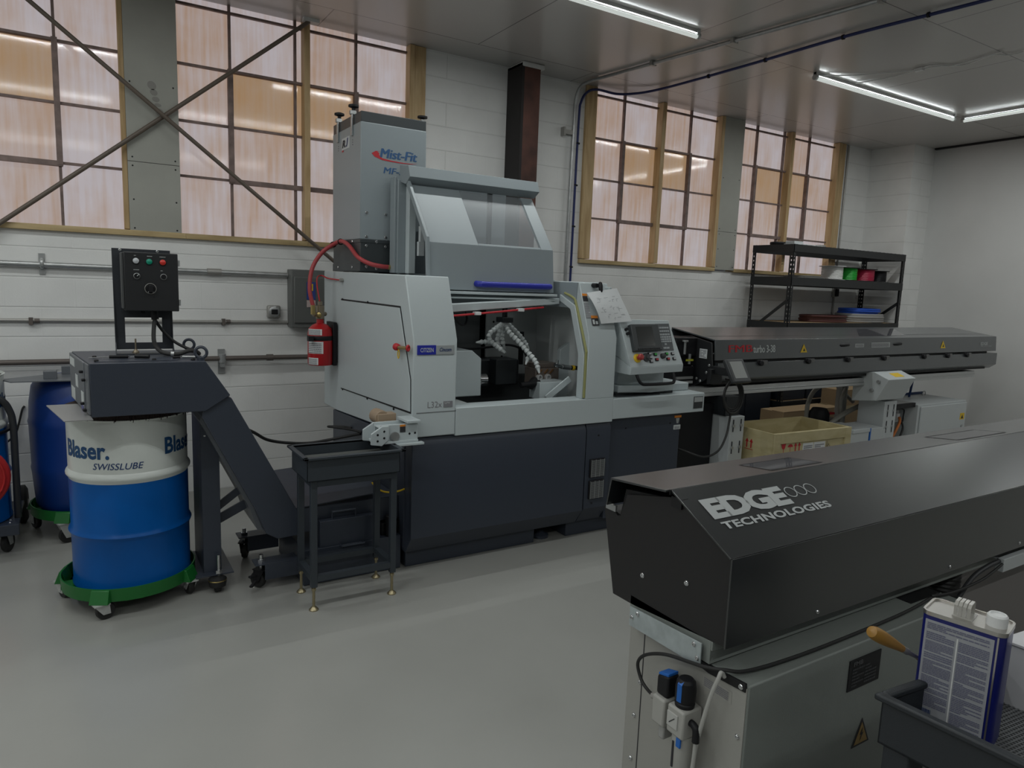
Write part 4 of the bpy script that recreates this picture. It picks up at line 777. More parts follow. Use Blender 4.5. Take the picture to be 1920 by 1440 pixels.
# leg
part(T, 'leg', MB().box(0.515, 0.522, 3.90, 4.22, 0.095, 1.018).box(0.515, 0.605, 3.893, 3.905, 0.095, 1.0).box(0.598, 0.605, 3.90, 3.93, 0.095, 1.0), mc_navy, 0.001)
part(T, 'leg_foot', MB().box(0.47, 0.66, 3.85, 4.25, 0.088, 0.096), mc_navy, 0.001)
bolts(T, [(0.535, 3.893, 0.85), (0.575, 3.893, 0.85), (0.575, 3.893, 0.815)], (0, -1, 0), 0.006, 0.003)
part(T, 'strut', MB().bar((0.60, 3.97, 0.43), (0.785, 3.97, 0.565), 0.012, 0.04), mc_navy)
part(T, 'strut', MB().bar((0.60, 3.97, 0.36), (0.83, 3.97, 0.47), 0.012, 0.05), mc_navy)
st = part(T, 'levelling_stud', MB().cyl((0.585, 3.86, 0.07), (0.585, 3.86, 0.20), 0.010).cyl((0.585, 3.86, 0.096), (0.585, 3.86, 0.115), 0.018, n=6), steel)
cb = part(T, 'caster', MB().lathe([(0.03, 0.03), (0.042, 0.035), (0.046, 0.055), (0.046, 0.075), (0.030, 0.085)], (0.575, 3.845, 0), 20), rubber)
part(T, 'caster_ring', MB().torus((0.575, 3.845, 0.070), 0.044, 0.004), brass, parent=cb)
part(T, 'wheel', MB().cyl((0.56, 3.845, 0.025), (0.59, 3.845, 0.025), 0.025, n=20), rubber, parent=cb)
for y, ny in ((4.20, 4.30), (3.74, 3.80)):
    a = part(T, 'support_arm', MB().box(0.75, 0.98, y, y+0.10, 0.145, 0.152).box(0.80, 0.98, y, y+0.006, 0.06, 0.145).box(0.80, 0.98, y+0.094, y+0.10, 0.06, 0.145), mc_navy, 0.001)
    part(T, 'arm_stud', MB().cyl((0.79, y+0.05, 0.09), (0.79, y+0.05, 0.19), 0.011).cyl((0.79, y+0.05, 0.152), (0.79, y+0.05, 0.165), 0.020, n=6), steel, parent=a)
    c = caster(T, 0.79, y+0.05, 0.112, 0.046, 2.2 if y < 4 else 1.2, black)
part(T, 'brake_lever', MB().bar((0.755, 3.75, 0.09), (0.715, 3.72, 0.10), 0.02, 0.012).bar((0.755, 3.75, 0.06), (0.72, 3.72, 0.045), 0.02, 0.012), black, 0.003)
# bracket carrying the control box
bk = MB().box(0.155, 0.200, 4.115, 4.122, 1.29, 1.805).box(0.372, 0.42, 4.115, 4.122, 1.29, 1.805).box(0.20, 0.372, 4.115, 4.122, 1.455, 1.805).box(0.20, 0.372, 4.115, 4.122, 1.29, 1.325)
bk.hexa([(0.153, 4.05, 1.272), (0.157, 4.05, 1.272), (0.157, 4.122, 1.272), (0.153, 4.122, 1.272), (0.153, 4.10, 1.33), (0.157, 4.10, 1.33), (0.157, 4.122, 1.805), (0.153, 4.122, 1.805)])
bk.hexa([(0.418, 4.05, 1.272), (0.422, 4.05, 1.272), (0.422, 4.122, 1.272), (0.418, 4.122, 1.272), (0.418, 4.10, 1.33), (0.422, 4.10, 1.33), (0.422, 4.122, 1.74), (0.418, 4.122, 1.74)])
bk.box(0.153, 0.422, 4.05, 4.122, 1.268, 1.272)
part(T, 'box_bracket', bk, M('bracket_dark', (0.030, 0.034, 0.042), rough=0.45))
bx = part(T, 'control_box', MB().box(0.195, 0.435, 4.00, 4.113, 1.495, 1.785), blackp, 0.004)
part(T, 'control_box_door', MB().box(0.198, 0.442, 3.985, 4.0, 1.495, 1.787), blackp, 0.004)
part(T, 'box_edge', MB().box(0.186, 0.197, 3.995, 4.10, 1.505, 1.782), M('box_side_grey', (0.075, 0.078, 0.08), rough=0.4), 0.002)
for z in (1.54, 1.74): part(T, 'door_hinge', MB().cyl((0.446, 3.995, z-0.015), (0.446, 3.995, z+0.015), 0.006), galv)
bolts(T, [(0.19, 4.115, 1.797), (0.36, 4.115, 1.797)], (0, -1, 0), 0.007, 0.004, galv)
for x, z, m, lb in ((0.252, 1.744, M('lens_white', (0.55, 0.57, 0.60), rough=0.3), 'white lamp'), (0.311, 1.742, M('lens_green', (0.0, 0.27, 0.17), rough=0.3), 'green lamp'), (0.372, 1.741, M('lens_red', (0.60, 0.03, 0.02), rough=0.3), 'red lamp')):
    b = part(T, 'lamp_ring', MB().lathe([(0.0165, 0), (0.0165, 0.004), (0.013, 0.006)], (x, 3.985, z), 20, (0, -1, 0)), black)
    part(T, 'pilot_lamp', MB().lathe([(0.0145, 0.003), (0.0135, 0.008), (0.008, 0.012), (0, 0.013)], (x, 3.985, z), 20, (0, -1, 0)), m, label=lb)
for x, z, w in ((0.244, 1.767, 0.018), (0.302, 1.766, 0.024), (0.358, 1.765, 0.028), (0.24, 1.697, 0.026), (0.361, 1.696, 0.024)):
    part(T, 'button_caption', stripes(MB(), fmap((x, 3.9845, z), (1, 0, 0), (0, 0, 1)), w, 0.006, 1, int(x*999)), ink_silver)
for x in (0.254, 0.374):
    k = part(T, 'switch_ring', MB().torus((x, 3.983, 1.669), 0.0135, 0.0018, (0, 1, 0)), galv)
    part(T, 'switch_knob', MB().cyl((x, 3.985, 1.669), (x, 3.972, 1.669), 0.011), black)
part(T, 'switch_pointer', MB().bar((0.254, 3.971, 1.669), (0.263, 3.971, 1.679), 0.002, 0.003), ink_white)
part(T, 'main_switch', MB().cyl((0.313, 3.985, 1.608), (0.313, 3.975, 1.608), 0.021).box(0.303, 0.323, 3.955, 3.976, 1.590, 1.625), black, 0.002)
part(T, 'main_switch_ring', MB().torus((0.313, 3.982, 1.608), 0.0255, 0.0018, (0, 1, 0)), galv_dull)
for x in (0.303, 0.323): part(T, 'switch_tick', MB().box(x-0.002, x+0.002, 3.973, 3.976, 1.589, 1.594), ink_white)
part(T, 'cable_gland', MB().cyl((0.33, 4.05, 1.495), (0.335, 4.05, 1.45), 0.018).cyl((0.27, 4.07, 1.487), (0.29, 4.07, 1.487), 0.008), black)
part(T, 'flexible_conduit', MB().tube([(0.335, 4.05, 1.46), (0.325, 4.03, 1.40), (0.322, 4.0, 1.34), (0.335, 3.95, 1.305), (0.365, 3.90, 1.288), (0.42, 3.88, 1.286), (0.47, 3.89, 1.30), (0.51, 3.93, 1.292), (0.53, 3.98, 1.275)], 0.0105, 10, 8), rubber)
part(T, 'flexible_conduit', MB().tube([(0.335, 4.05, 1.445), (0.37, 4.08, 1.39), (0.42, 4.09, 1.335), (0.475, 4.08, 1.300), (0.53, 4.06, 1.280)], 0.008, 10, 8), rubber)
part(T, 'conduit_band', MB().cyl((0.388, 3.888, 1.287), (0.402, 3.884, 1.286), 0.013), galv)
for x, y in ((0.507, 3.74), (0.507, 4.18)):
    part(T, 'eye_bolt', MB().torus((x, y, 1.306), 0.027, 0.0075, (0.35, 1, 0)).cyl((x, y, 1.268), (x, y, 1.283), 0.018), mc_navy)
b = part(T, 'adjuster', MB().cyl((0.24, 4.03, 1.268), (0.24, 4.03, 1.352), 0.004).lathe([(0.016, 0.01), (0.016, 0.016), (0.006, 0.03)], (0.24, 4.03, 1.268), 8), M('valve_bronze', (0.32, 0.27, 0.20)))
# tools lying on the head
def flat_tool(name, label, cat, a, b, r, m, tip=None, tm=None):
    t = thing(name, label, cat, (a[0], a[1], 1.272)); z = 1.272+r
    part(t, 'handle', MB().cyl((a[0], a[1], z), (b[0], b[1], z), r, n=12), m, 0.001)
    if tip: part(t, 'blade', MB().bar((b[0], b[1], z), (tip[0], tip[1], z-r+0.003), 0.016, 0.003, (0, 1, 0)), tm or steel)
flat_tool('file', 'flat file with a black handle at the left of the conveyor top', 'tool', (0.195, 3.855, 0), (0.115, 3.858, 0), 0.008, black, (0.03, 3.862))
flat_tool('screwdriver', 'black-handled screwdriver lying in the middle of the conveyor top', 'tool', (0.285, 3.825, 0), (0.225, 3.855, 0), 0.0095, black, (0.18, 3.875))
flat_tool('marker', 'black and silver marker near the eye bolt on the conveyor top', 'marker pen', (0.385, 3.80, 0), (0.42, 3.802, 0), 0.006, black)
t = thing('marker', 'silver pen lying behind the front eye bolt on the conveyor top', 'marker pen', (0.45, 3.80, 1.272)); part(t, 'barrel', MB().cyl((0.432, 3.815, 1.278), (0.49, 3.80, 1.278), 0.0055), galv); part(t, 'pen_cap', MB().cyl((0.49, 3.80, 1.278), (0.515, 3.793, 1.278), 0.0065), black)
# coolant tank under the conveyor
T = thing('coolant_tank', 'low navy coolant tank with handled filter boxes at the foot of the lathe', 'tank', (1.25, 3.9, 0))
part(T, 'body', MB().box(0.995, 1.568, 3.700, 4.26, 0.003, 0.205), mc_navy, 0.003)
part(T, 'filter_box', MB().box(1.09, 1.41, 3.705, 3.755, 0.20, 0.355).box(1.41, 1.415, 3.70, 3.75, 0.2, 0.33), mc_navy, 0.003)
for x0, z0, y in ((1.17, 0.355, 3.73), ): part(T, 'handle', MB().tube([(1.165, 3.73, 0.355), (1.165, 3.73, 0.395), (1.30, 3.73, 0.395), (1.30, 3.73, 0.355)], 0.006, 8, 1), mc_navy)
part(T, 'handle', MB().tube([(1.205, 3.705, 0.205), (1.205, 3.675, 0.205), (1.335, 3.675, 0.205), (1.335, 3.705, 0.205)], 0.006, 8, 1), mc_navy)
part(T, 'pump', MB().box(1.46, 1.56, 3.74, 3.86, 0.205, 0.28).cyl((1.51, 3.72, 0.205), (1.51, 3.72, 0.33), 0.03), black, 0.004)
t = thing('yellow_tube', 'thin yellow tube drooping between the tray stand legs and the lathe', 'hose', (1.45, 3.7, 0.5))
part(t, 'tube', MB().tube([(1.40, 3.74, 0.535), (1.43, 3.70, 0.50), (1.47, 3.68, 0.485), (1.53, 3.67, 0.485), (1.575, 3.675, 0.492)], 0.005, 8), yellow)
t = thing('power_cable', 'black cable sagging from the conveyor incline to the lathe side', 'cable', (1.2, 4.5, 0.6))
part(t, 'cable', MB().tube([(0.80, 4.27, 0.80), (0.90, 4.45, 0.725), (1.0, 4.56, 0.65), (1.13, 4.6, 0.61), (1.28, 4.6, 0.595), (1.42, 4.58, 0.612), (1.52, 4.5, 0.645), (1.572, 4.42, 0.672)], 0.010, 10, 8), rubber)
part(t, 'cable', MB().tube([(1.572, 4.40, 0.685), (1.53, 4.5, 0.688), (1.47, 4.6, 0.686), (1.43, 4.66, 0.684), (1.46, 4.72, 0.672), (1.54, 4.68, 0.672), (1.572, 4.6, 0.675)], 0.008, 10, 8), rubber)

# ================================================================== TRAY STAND
T = thing('tray_stand', 'slate grey tray stand on brass levelling feet in front of the lathe', 'stand', (1.18, 3.52, 0))
lx0, lx1, ly0, ly1 = 0.966, 1.392, 3.40, 3.64
tr = MB()
o = (0.905, 1.425, 3.345, 3.665); bz, tz = 0.690, 0.815
for a, b, c, d in ((o[0]+.02, o[1]-.01, o[2]+.02, o[2]+.024), (o[0]+.02, o[1]-.01, o[3]-.014, o[3]-.01), (o[0]+.02, o[0]+.024, o[2]+.02, o[3]-.01), (o[1]-.014, o[1]-.01, o[2]+.02, o[3]-.01)): tr.box(a, b, c, d, bz, tz)
tr.box(o[0]+.02, o[1]-.01, o[2]+.02, o[3]-.01, bz, bz+0.004)
part(T, 'tray', tr, mc_stand, 0.001)
part(T, 'tray_rim', MB().box(o[0], o[1]+0.015, o[2], o[2]+.024, tz-0.012, tz).box(o[0], o[1]+0.015, o[3]-.014, o[3]+.01, tz-0.012, tz).box(o[0], o[0]+.024, o[2], o[3]+.01, tz-0.012, tz).box(o[1]-.01, o[1]+0.015, o[2], o[3]+.01, tz-0.012, tz), mc_stand, 0.002)
part(T, 'tray_mesh', MB().box(o[0]+.03, o[1]-.02, o[2]+.03, o[3]-.02, 0.755, 0.758), M('tray_grey', (0.10, 0.105, 0.10), rough=0.6, bump=0.6, scale=120))
w = 0.016
for lx in (lx0, lx1):
    for ly in (ly0, ly1):
        part(T, 'leg', MB().box(lx-w, lx+w, ly-w, ly+w, 0.125, 0.688), mc_stand, 0.002)
        f = part(T, 'levelling_foot', MB().cyl((lx, ly, 0.01), (lx, ly, 0.15), 0.0075).lathe([(0.024, 0), (0.024, 0.005), (0.014, 0.016), (0.008, 0.02)], (lx, ly, 0), 20).cyl((lx, ly, 0.105), (lx, ly, 0.118), 0.012, n=6), M('brass_foot', (0.34, 0.29, 0.18), rough=0.35, metal=0.8))
for z0, z1 in ((0.655, 0.688), (0.155, 0.185)):
    part(T, 'rail', MB().box(lx0+w, lx1-w, ly0-w, ly0+w, z0, z1), mc_stand); part(T, 'rail', MB().box(lx0+w, lx1-w, ly1-w, ly1+w, z0, z1), mc_stand)
    part(T, 'rail', MB().box(lx0-w, lx0+w, ly0+w, ly1-w, z0, z1), mc_stand); part(T, 'rail', MB().box(lx1-w, lx1+w, ly0+w, ly1-w, z0, z1), mc_stand)

# ================================================================== DRUMS
def steel_drum(name, label, cx, cy, z0, r, aw0, aw1, aw2):
    """steel drum: blue below, white above, two rolling hoops, printed name"""
    T = thing(name, label, 'drum', (cx, cy, z0), 'blue and white oil drums')
    rf = r-0.006
    low = [(rf-0.01, 0), (rf, 0.004), (rf, 0.012), (rf-0.004, 0.02), (rf-0.004, 0.26), (r-0.002, 0.275), (r+0.002, 0.285), (r-0.002, 0.295), (rf-0.004, 0.31), (rf-0.004, 0.555)]
    up = [(rf-0.004, 0.555), (rf-0.002, 0.562), (r+0.002, 0.575), (r+0.003, 0.583), (r, 0.592), (rf-0.004, 0.606), (rf-0.004, 0.862), (rf, 0.866), (rf+0.003, 0.872), (rf-0.004, 0.874), (rf-0.008, 0.860)]
    part(T, 'lower_shell', MB().lathe(low, (cx, cy, z0), 64), drum_blue, label='blue lower shell')
    part(T, 'upper_shell', MB().lathe(up, (cx, cy, z0), 64), drum_white, label='white upper shell')
    part(T, 'inner_wall', MB().lathe([(rf-0.009, 0.86), (rf-0.009, 0.70), (0, 0.70)], (cx, cy, z0), 48), M('drum_inside', (0.05, 0.035, 0.03), rough=0.6))
    def wrap(a_start, z, wdeg, h):
        return lambda p: Vector((cx+(rf-0.004+p[2])*math.cos(math.radians(a_start+p[0])), cy+(rf-0.004+p[2])*math.sin(math.radians(a_start+p[0])), z+p[1]))
    for a in aw0: text(T, 'Blaser.', None, None, None, 54.0, 0.087, ink_blue, 0.028, heavy=0.035, wrap=wrap(a, z0+0.680, 0, 0), lift=0.0015)
    for a in aw1: text(T, 'SWISSLUBE', None, None, None, 47.5, 0.032, ink_navy, 0.004, 0.25, wrap=wrap(a, z0+0.630, 0, 0), lift=0.0015)
    return T
T = steel_drum('oil_drum', 'blue and white steel drum under the chip conveyor head', 0.194, 4.06, 0.105, 0.2845, (-165, -58), (-127.5,), ())
# dark brush seal round the drum mouth
bs = MB(); rr = random.Random(3)
for i in range(700):
    a = rr.uniform(0, 2*PI); r_ = rr.uniform(0.255, 0.290); x = 0.194+r_*math.cos(a); y = 4.06+r_*math.sin(a); zz = 1.006
    bs.cyl((x, y, zz+0.006), (x+rr.uniform(-0.008, 0.008), y+rr.uniform(-0.008, 0.008), zz-rr.uniform(0.010, 0.040)), 0.004, 0.0015, 4)
bs.lathe([(0.20, 0.0), (0.285, 0.0), (0.285, 0.032), (0.20, 0.032)], (0.194, 4.06, 0.983), 40)
tag(part(None, 'drum_seal', bs, M('brown_bristle', (0.022, 0.012, 0.010), rough=0.9)), 'dark brown bristly seal round the mouth of the drum under the conveyor', 'seal')
def dolly(label, cx, cy, zd, r, angs, wr=0.045):
    T = thing('drum_dolly', label, 'dolly', (cx, cy, 0), 'green drum dollies')
    ang = lambda a: Vector((math.cos(a), math.sin(a), 0))
    part(T, 'ring', MB().lathe([(r-0.006, zd-0.02), (r, zd-0.02), (r+0.003, zd+0.045), (r-0.003, zd+0.045), (r-0.006, zd-0.02)], (cx, cy, 0), 56), green)
    part(T, 'deck', MB().bar((cx-r, cy, zd-0.012), (cx+r, cy, zd-0.012), 0.08, 0.016, (0, 1, 0)).bar((cx, cy-r, zd-0.012), (cx, cy+r, zd-0.012), 0.08, 0.016, (1, 0, 0)), green)
    for a in angs:
        a = math.radians(a); d = ang(a); s_ = Vector((-d.y, d.x, 0)); c = Vector((cx, cy, 0))+d*(r+0.005)
        q = lambda u, v, z: c+s_*u+d*v+Vector((0, 0, z))
        part(T, 'caster_gusset', MB().hexa([q(-0.045, -0.03, zd-0.022), q(0.045, -0.03, zd-0.022), q(0.045, 0.028, zd-0.022), q(-0.045, 0.028, zd-0.022), q(-0.042, -0.01, zd+0.045), q(0.042, -0.01, zd+0.045), q(0.042, 0.004, zd+0.04), q(-0.042, 0.004, zd+0.04)]), green, 0.002)
        caster(T, c.x+0.004*d.x, c.y+0.004*d.y, zd-0.022, wr, a+PI*0.75, M('caster_zinc', (0.50, 0.51, 0.50), rough=0.4, metal=0.3))
    return T
dolly('green caster dolly under the blue and white drum', 0.176, 4.05, 0.106, 0.312, (-117, -33, 163, 66), 0.044)
T = thing('plastic_drum', 'plain blue plastic drum behind the conveyor against the block wall', 'drum', (0.0, 5.28, 0.16))
part(T, 'body', MB().lathe([(0.20, 0), (0.265, 0.01), (0.285, 0.05), (0.298, 0.25), (0.302, 0.28), (0.298, 0.30), (0.302, 0.55), (0.306, 0.575), (0.300, 0.60), (0.294, 0.70), (0.278, 0.80), (0.25, 0.845), (0.20, 0.855), (0, 0.855)], (0.0, 5.28, 0.16), 56), poly_blue)
dolly('green caster dolly under the plain blue plastic drum', 0.0, 5.28, 0.155, 0.315, (-115, -20, 70, 160), 0.05)
T = thing('metal_tray', 'grey sheet metal tray lying on top of the plain blue plastic drum', 'tray', (0.05, 5.2, 1.017))
part(T, 'plate', MB().prism([(-0.42, 5.12), (-0.36, 4.99), (0.45, 4.95), (0.45, 5.30), (-0.10, 5.36)], 'z', 1.017, 1.023), M('conveyor_grey', (0.115, 0.125, 0.14)))
part(T, 'upstand', MB().box(-0.11, 0.45, 5.27, 5.30, 1.023, 1.075).box(-0.20, -0.13, 5.06, 5.14, 1.023, 1.07), M('conveyor_grey', (0.115, 0.125, 0.14)), 0.002)
steel_drum('oil_drum', 'blue and white steel drum on the wheeled cart at the left edge', -0.68, 5.10, 0.190, 0.292, (-27,), (), ())
T = thing('drum_cart', 'dark wheeled drum cart with a bent tube handle at the left edge', 'cart', (-0.6, 5.0, 0))
part(T, 'platform', MB().box(-1.05, -0.355, 4.86, 5.40, 0.165, 0.188).box(-1.05, -0.35, 4.845, 4.865, 0.135, 0.20), mc_navy, 0.003)
part(T, 'handle', MB().tube([(-0.365, 5.03, 0.188), (-0.362, 5.03, 0.55), (-0.362, 5.03, 0.76), (-0.375, 5.02, 0.85), (-0.41, 5.0, 0.915), (-0.50, 4.98, 0.955), (-0.75, 4.95, 0.965), (-0.95, 4.95, 0.96)], 0.019, 12, 8), M('handle_charcoal', (0.035, 0.037, 0.04), rough=0.4))
part(T, 'strap', MB().lathe([(0.300, 0.0), (0.302, 0.0), (0.302, 0.014), (0.300, 0.014)], (-0.68, 5.10, 0.72), 40), black)
bolts(T, [(-0.40, 4.93, 0.188), (-0.40, 4.98, 0.188)], (0, 0, 1), 0.010, 0.006)
caster(T, -0.43, 4.95, 0.165, 0.06, 1.2)
caster(T, -0.92, 4.95, 0.165, 0.06, 0.6)
for x in (-0.375, -1.0):
    w_ = part(T, 'wheel', MB().lathe([(0.04, -0.032), (0.10, -0.032), (0.125, -0.018), (0.125, 0.018), (0.10, 0.032), (0.04, 0.032)], (x, 5.54, 0.125), 36, (1, 0, 0)), rubber)
    part(T, 'hub', MB().cyl((x-0.035, 5.54, 0.125), (x+0.035, 5.54, 0.125), 0.03), galv, parent=w_)
T = thing('red_reel', 'red round reel hanging at the front of the left drum', 'reel', (-0.58, 4.72, 0.62))
part(T, 'disc', MB().lathe([(0.02, -0.02), (0.155, -0.022), (0.182, -0.012), (0.19, 0.0), (0.182, 0.012), (0.155, 0.02), (0.02, 0.018)], (-0.555, 4.74, 0.52), 40, (0.1, -1, 0)), M('reel_red', (0.42, 0.018, 0.018), rough=0.4))
part(T, 'groove', MB().torus((-0.553, 4.718, 0.52), 0.160, 0.006, (0.1, -1, 0)).torus((-0.553, 4.718, 0.52), 0.10, 0.008, (0.1, -1, 0)), M('reel_red', (0.48, 0.02, 0.02)))
part(T, 'stand', MB().bar((-0.60, 4.80, 0.62), (-0.60, 4.88, 0.19), 0.03, 0.012), black)
t = thing('wall_cable', 'short dark cable hanging on the wall between the two left drums', 'cable', (-0.35, 5.78, 0.8))
part(t, 'cable', MB().tube([(-0.345, 5.79, 0.745), (-0.36, 5.785, 0.72), (-0.385, 5.78, 0.62), (-0.41, 5.77, 0.55), (-0.46, 5.76, 0.50)], 0.007, 8), rubber)
# ================================================================== REAR BAR FEEDER
T = thing('bar_feeder', 'long slate grey bar feeder with red lettering behind the control panel', 'machine', (6.5, 4.1, 0))
FX0, FX1 = 4.29, 8.86
part(T, 'top_cover', MB().prism([(3.850, 1.160), (3.864, 1.324), (4.355, 1.392), (4.365, 1.16), (4.355, 1.16), (4.345, 1.380), (3.874, 1.314), (3.862, 1.160)], 'x', FX0, FX1), fmb_m, 0.002)
part(T, 'end_wall', MB().prism([(3.862, 1.160), (3.874, 1.314), (4.345, 1.380), (4.355, 1.16)], 'x', FX1-0.02, FX1-0.003), fmb_m)
part(T, 'inner_channel', MB().box(FX0+0.02, FX1-0.15, 3.875, 4.30, 0.96, 1.158), feeder_in)
part(T, 'lower_body', MB().prism([(3.838, 1.138), (3.836, 1.01), (3.90, 0.962), (4.05, 0.936), (4.30, 0.936), (4.30, 1.138), (3.87, 1.138)], 'x', FX0+0.03, FX1+0.01), fmb_m, 0.002)
part(T, 'base_rail', MB().box(4.05, 8.55, 3.90, 4.12, 0.868, 0.936).box(4.05, 8.55, 3.893, 3.905, 0.895, 0.905).box(4.05, 6.45, 3.885, 3.90, 0.868, 0.892), alu, 0.002)
part(T, 'end_plate', MB().prism([(3.852, 1.155), (3.868, 1.30), (4.10, 1.34), (4.20, 1.33), (4.20, 0.94), (4.02, 0.935), (3.88, 1.02), (3.84, 1.09)], 'x', 4.255, 4.27), blackp, 0.002)
ob = part(T, 'outlet_block', MB().box(4.02, 4.255, 4.02, 4.30, 1.18, 1.33).box(3.99, 4.22, 4.0, 4.25, 0.95, 1.10).box(4.05, 4.255, 4.05, 4.25, 1.10, 1.18), black, 0.006)
part(T, 'clamp_screw', MB().cyl((4.10, 4.0, 1.20), (4.10, 4.0, 1.30), 0.010).cyl((4.10, 4.0, 1.30), (4.10, 4.0, 1.312), 0.025), galv, parent=ob)
part(T, 'clamp_screw', MB().cyl((4.16, 4.0, 1.12), (4.16, 4.0, 1.20), 0.012), galv, parent=ob)
part(T, 'sensor', MB().box(4.12, 4.19, 3.985, 4.0, 1.145, 1.16), M('sensor_yellow', (0.5, 0.5, 0.05), rough=0.5), parent=ob)
part(T, 'rail_slot', MB().box(4.02, 4.2, 3.985, 3.999, 0.965, 0.985).box(4.02, 4.2, 3.985, 3.999, 1.0, 1.02), alu, parent=ob)
bolts(T, [(4.255, 4.05, 1.19), (4.255, 4.06, 1.09), (4.255, 4.0, 1.0), (4.255, 3.96, 0.985), (4.255, 3.90, 1.06), (4.255, 3.875, 1.12), (4.255, 4.08, 1.30)], (-1, 0, 0), 0.011, 0.006, galv)
s = part(T, 'sticker', MB().box(4.2525, 4.2545, 3.905, 3.985, 1.17, 1.245), paper_m, label='white sticker')
part(T, 'sticker_print', stripes(MB(), fmap((4.252, 3.98, 1.175), (0, -1, 0), (0, 0, 1)), 0.07, 0.065, 6, 8, cols=2), ink_grey, parent=s)
for x in (4.823, 5.452, 6.031, 6.616, 7.33, 7.786, 8.181):
    l = part(T, 'latch', MB().box(x-0.045, x+0.02, 3.825, 3.842, 1.128, 1.155).cyl((x-0.01, 3.842, 1.128), (x-0.01, 3.81, 1.128), 0.022), black, 0.004)
    part(T, 'latch_tongue', MB().box(x+0.01, x+0.06, 3.815, 3.825, 1.118, 1.152), M('latch_grey', (0.14, 0.14, 0.14), rough=0.4), parent=l)
bolts(T, [(x, 3.86, 1.066) for x in (4.748, 5.376, 5.94, 6.507, 7.23, 7.668, 8.069)], (0, -0.9, -0.4), 0.012, 0.006, galv, 'rivet')
def fr(y): return 3.850+(y-1.160)*(0.014/0.164)
FF_ = lambda x, z: (x, fr(z)-0.0005, z)
text(T, 'FMB', FF_(4.445, 1.222), (1, 0, 0), (0, 0.014, 0.164), 0.285, 0.058, ink_red, 0.0, lift=0.002, heavy=0.05)
text(T, 'turbo 3-38', FF_(4.740, 1.214), (1, 0, 0), (0, 0.014, 0.164), 0.275, 0.062, ink_white, 0.0, lift=0.002, heavy=0.03)
def tri(cx, z, w, h, up=FF_):
    P = [Vector(up(cx-w/2, z)), Vector(up(cx+w/2, z)), Vector(up(cx, z+h))]
    o = Vector((0, -0.0025, 0)); s = part(T, 'warning_triangle', MB().add([p+o for p in P], [(0, 1, 2)]), yellow)
    c = (P[0]+P[1]+P[2])/3; part(T, 'warning_symbol', MB().add([c+(p-c)*0.35+o*1.4+Vector((0.004, 0, -0.004)) for p in P]+[c+Vector((0.01, 0, 0.02))+o*1.4], [(0, 1, 2), (0, 3, 2)]), ink, parent=s)
tri(5.40, 1.205, 0.095, 0.075); tri(7.712, 1.208, 0.10, 0.08)
for x0, x1, z0, z1, n in ((6.16, 6.30, 1.238, 1.272, 3), (6.42, 6.73, 1.233, 1.28, 4)):
    F = fmap(FF_(x0, z0), (1, 0, 0), (0, 0.014, 0.164)); s = part(T, 'sticker', MB(F).box(0, x1-x0, 0, z1-z0, 0, 0.0015), M('sticker_grey', (0.42, 0.44, 0.44), rough=0.6), label='pale sticker')
    part(T, 'sticker_print', stripes(MB(F), lambda p: (p[0]+0.01, p[1]+0.006, 0.003), x1-x0-0.02, z1-z0-0.012, n, n), ink_grey, parent=s)
for x in (6.0, 6.865):
    part(T, 'cover_handle', MB().lathe([(0.003, -0.075), (0.013, -0.06), (0.016, 0), (0.013, 0.06), (0.003, 0.075)], FF_(x, 1.262), 14, (1, 0, 0.03)), black)
text(T, 'EDGE', FF_(8.50, 1.228), (1, 0, 0), (0, 0.014, 0.164), 0.16, 0.035, ink_silver, 0.04, lift=0.002)
text(T, 'TECHNOLOGIES', FF_(8.51, 1.212), (1, 0, 0), (0, 0.014, 0.164), 0.24, 0.010, ink_silver, 0.02, lift=0.002)
def tz(y): return 1.324+(y-3.864)*(0.068/0.491)
tw = [(6.35, 3.95), (6.80, 4.26), (7.50, 4.28), (7.15, 3.95)]
part(T, 'cover_window', MB().add([(x, y, tz(y)+0.0015) for x, y in tw], [(0, 1, 2, 3)]), smoke, label='dark clear window in the cover')
part(T, 'cover_seam', MB().add([(FX0+0.02, 3.99, tz(3.99)+0.001), (FX1-0.01, 3.99, tz(3.99)+0.001), (FX1-0.01, 3.996, tz(3.996)+0.001), (FX0+0.02, 3.996, tz(3.996)+0.001)], [(0, 1, 2, 3)]), feeder_in)
p1 = part(T, 'pedestal', MB().box(4.41, 4.575, 3.75, 4.02, 0.0, 0.712), pale, 0.003, label='pale grey front pedestal')
part(T, 'pedestal_column', MB().box(4.40, 4.56, 3.80, 4.05, 0.712, 0.868), M('column_dark', (0.018, 0.021, 0.025), rough=0.5), label='dark column above the pedestal')
for px_, pz in ((4.445, 0.64), (4.535, 0.64), (4.445, 0.46), (4.535, 0.46)):
    part(T, 'adjust_slot', MB().box(px_-0.004, px_+0.004, 3.745, 3.751, pz-0.05, pz+0.05), ink, parent=p1)
    part(T, 'slot_bolt', MB().cyl((px_, 3.752, pz), (px_, 3.738, pz), 0.013, n=10), galv, parent=p1)
p2 = part(T, 'pedestal', MB().box(6.66, 6.87, 3.80, 4.07, 0.0, 0.705), pale, 0.003, label='pale grey rear pedestal')
for px_, pz in ((6.72, 0.61), (6.82, 0.61), (6.72, 0.45), (6.82, 0.45)):
    part(T, 'adjust_slot', MB().box(px_-0.004, px_+0.004, 3.795, 3.801, pz-0.06, pz+0.06), ink, parent=p2)
    part(T, 'slot_bolt', MB().cyl((px_, 3.802, pz), (px_, 3.79, pz), 0.013, n=10), galv, parent=p2)
ab = part(T, 'drive_housing', MB().prism([(3.80, 1.005), (3.65, 0.948), (3.752, 0.735), (4.0, 0.70), (4.0, 0.98)], 'x', 6.42, 6.88), pale, 0.004, label='pale angular drive housing')
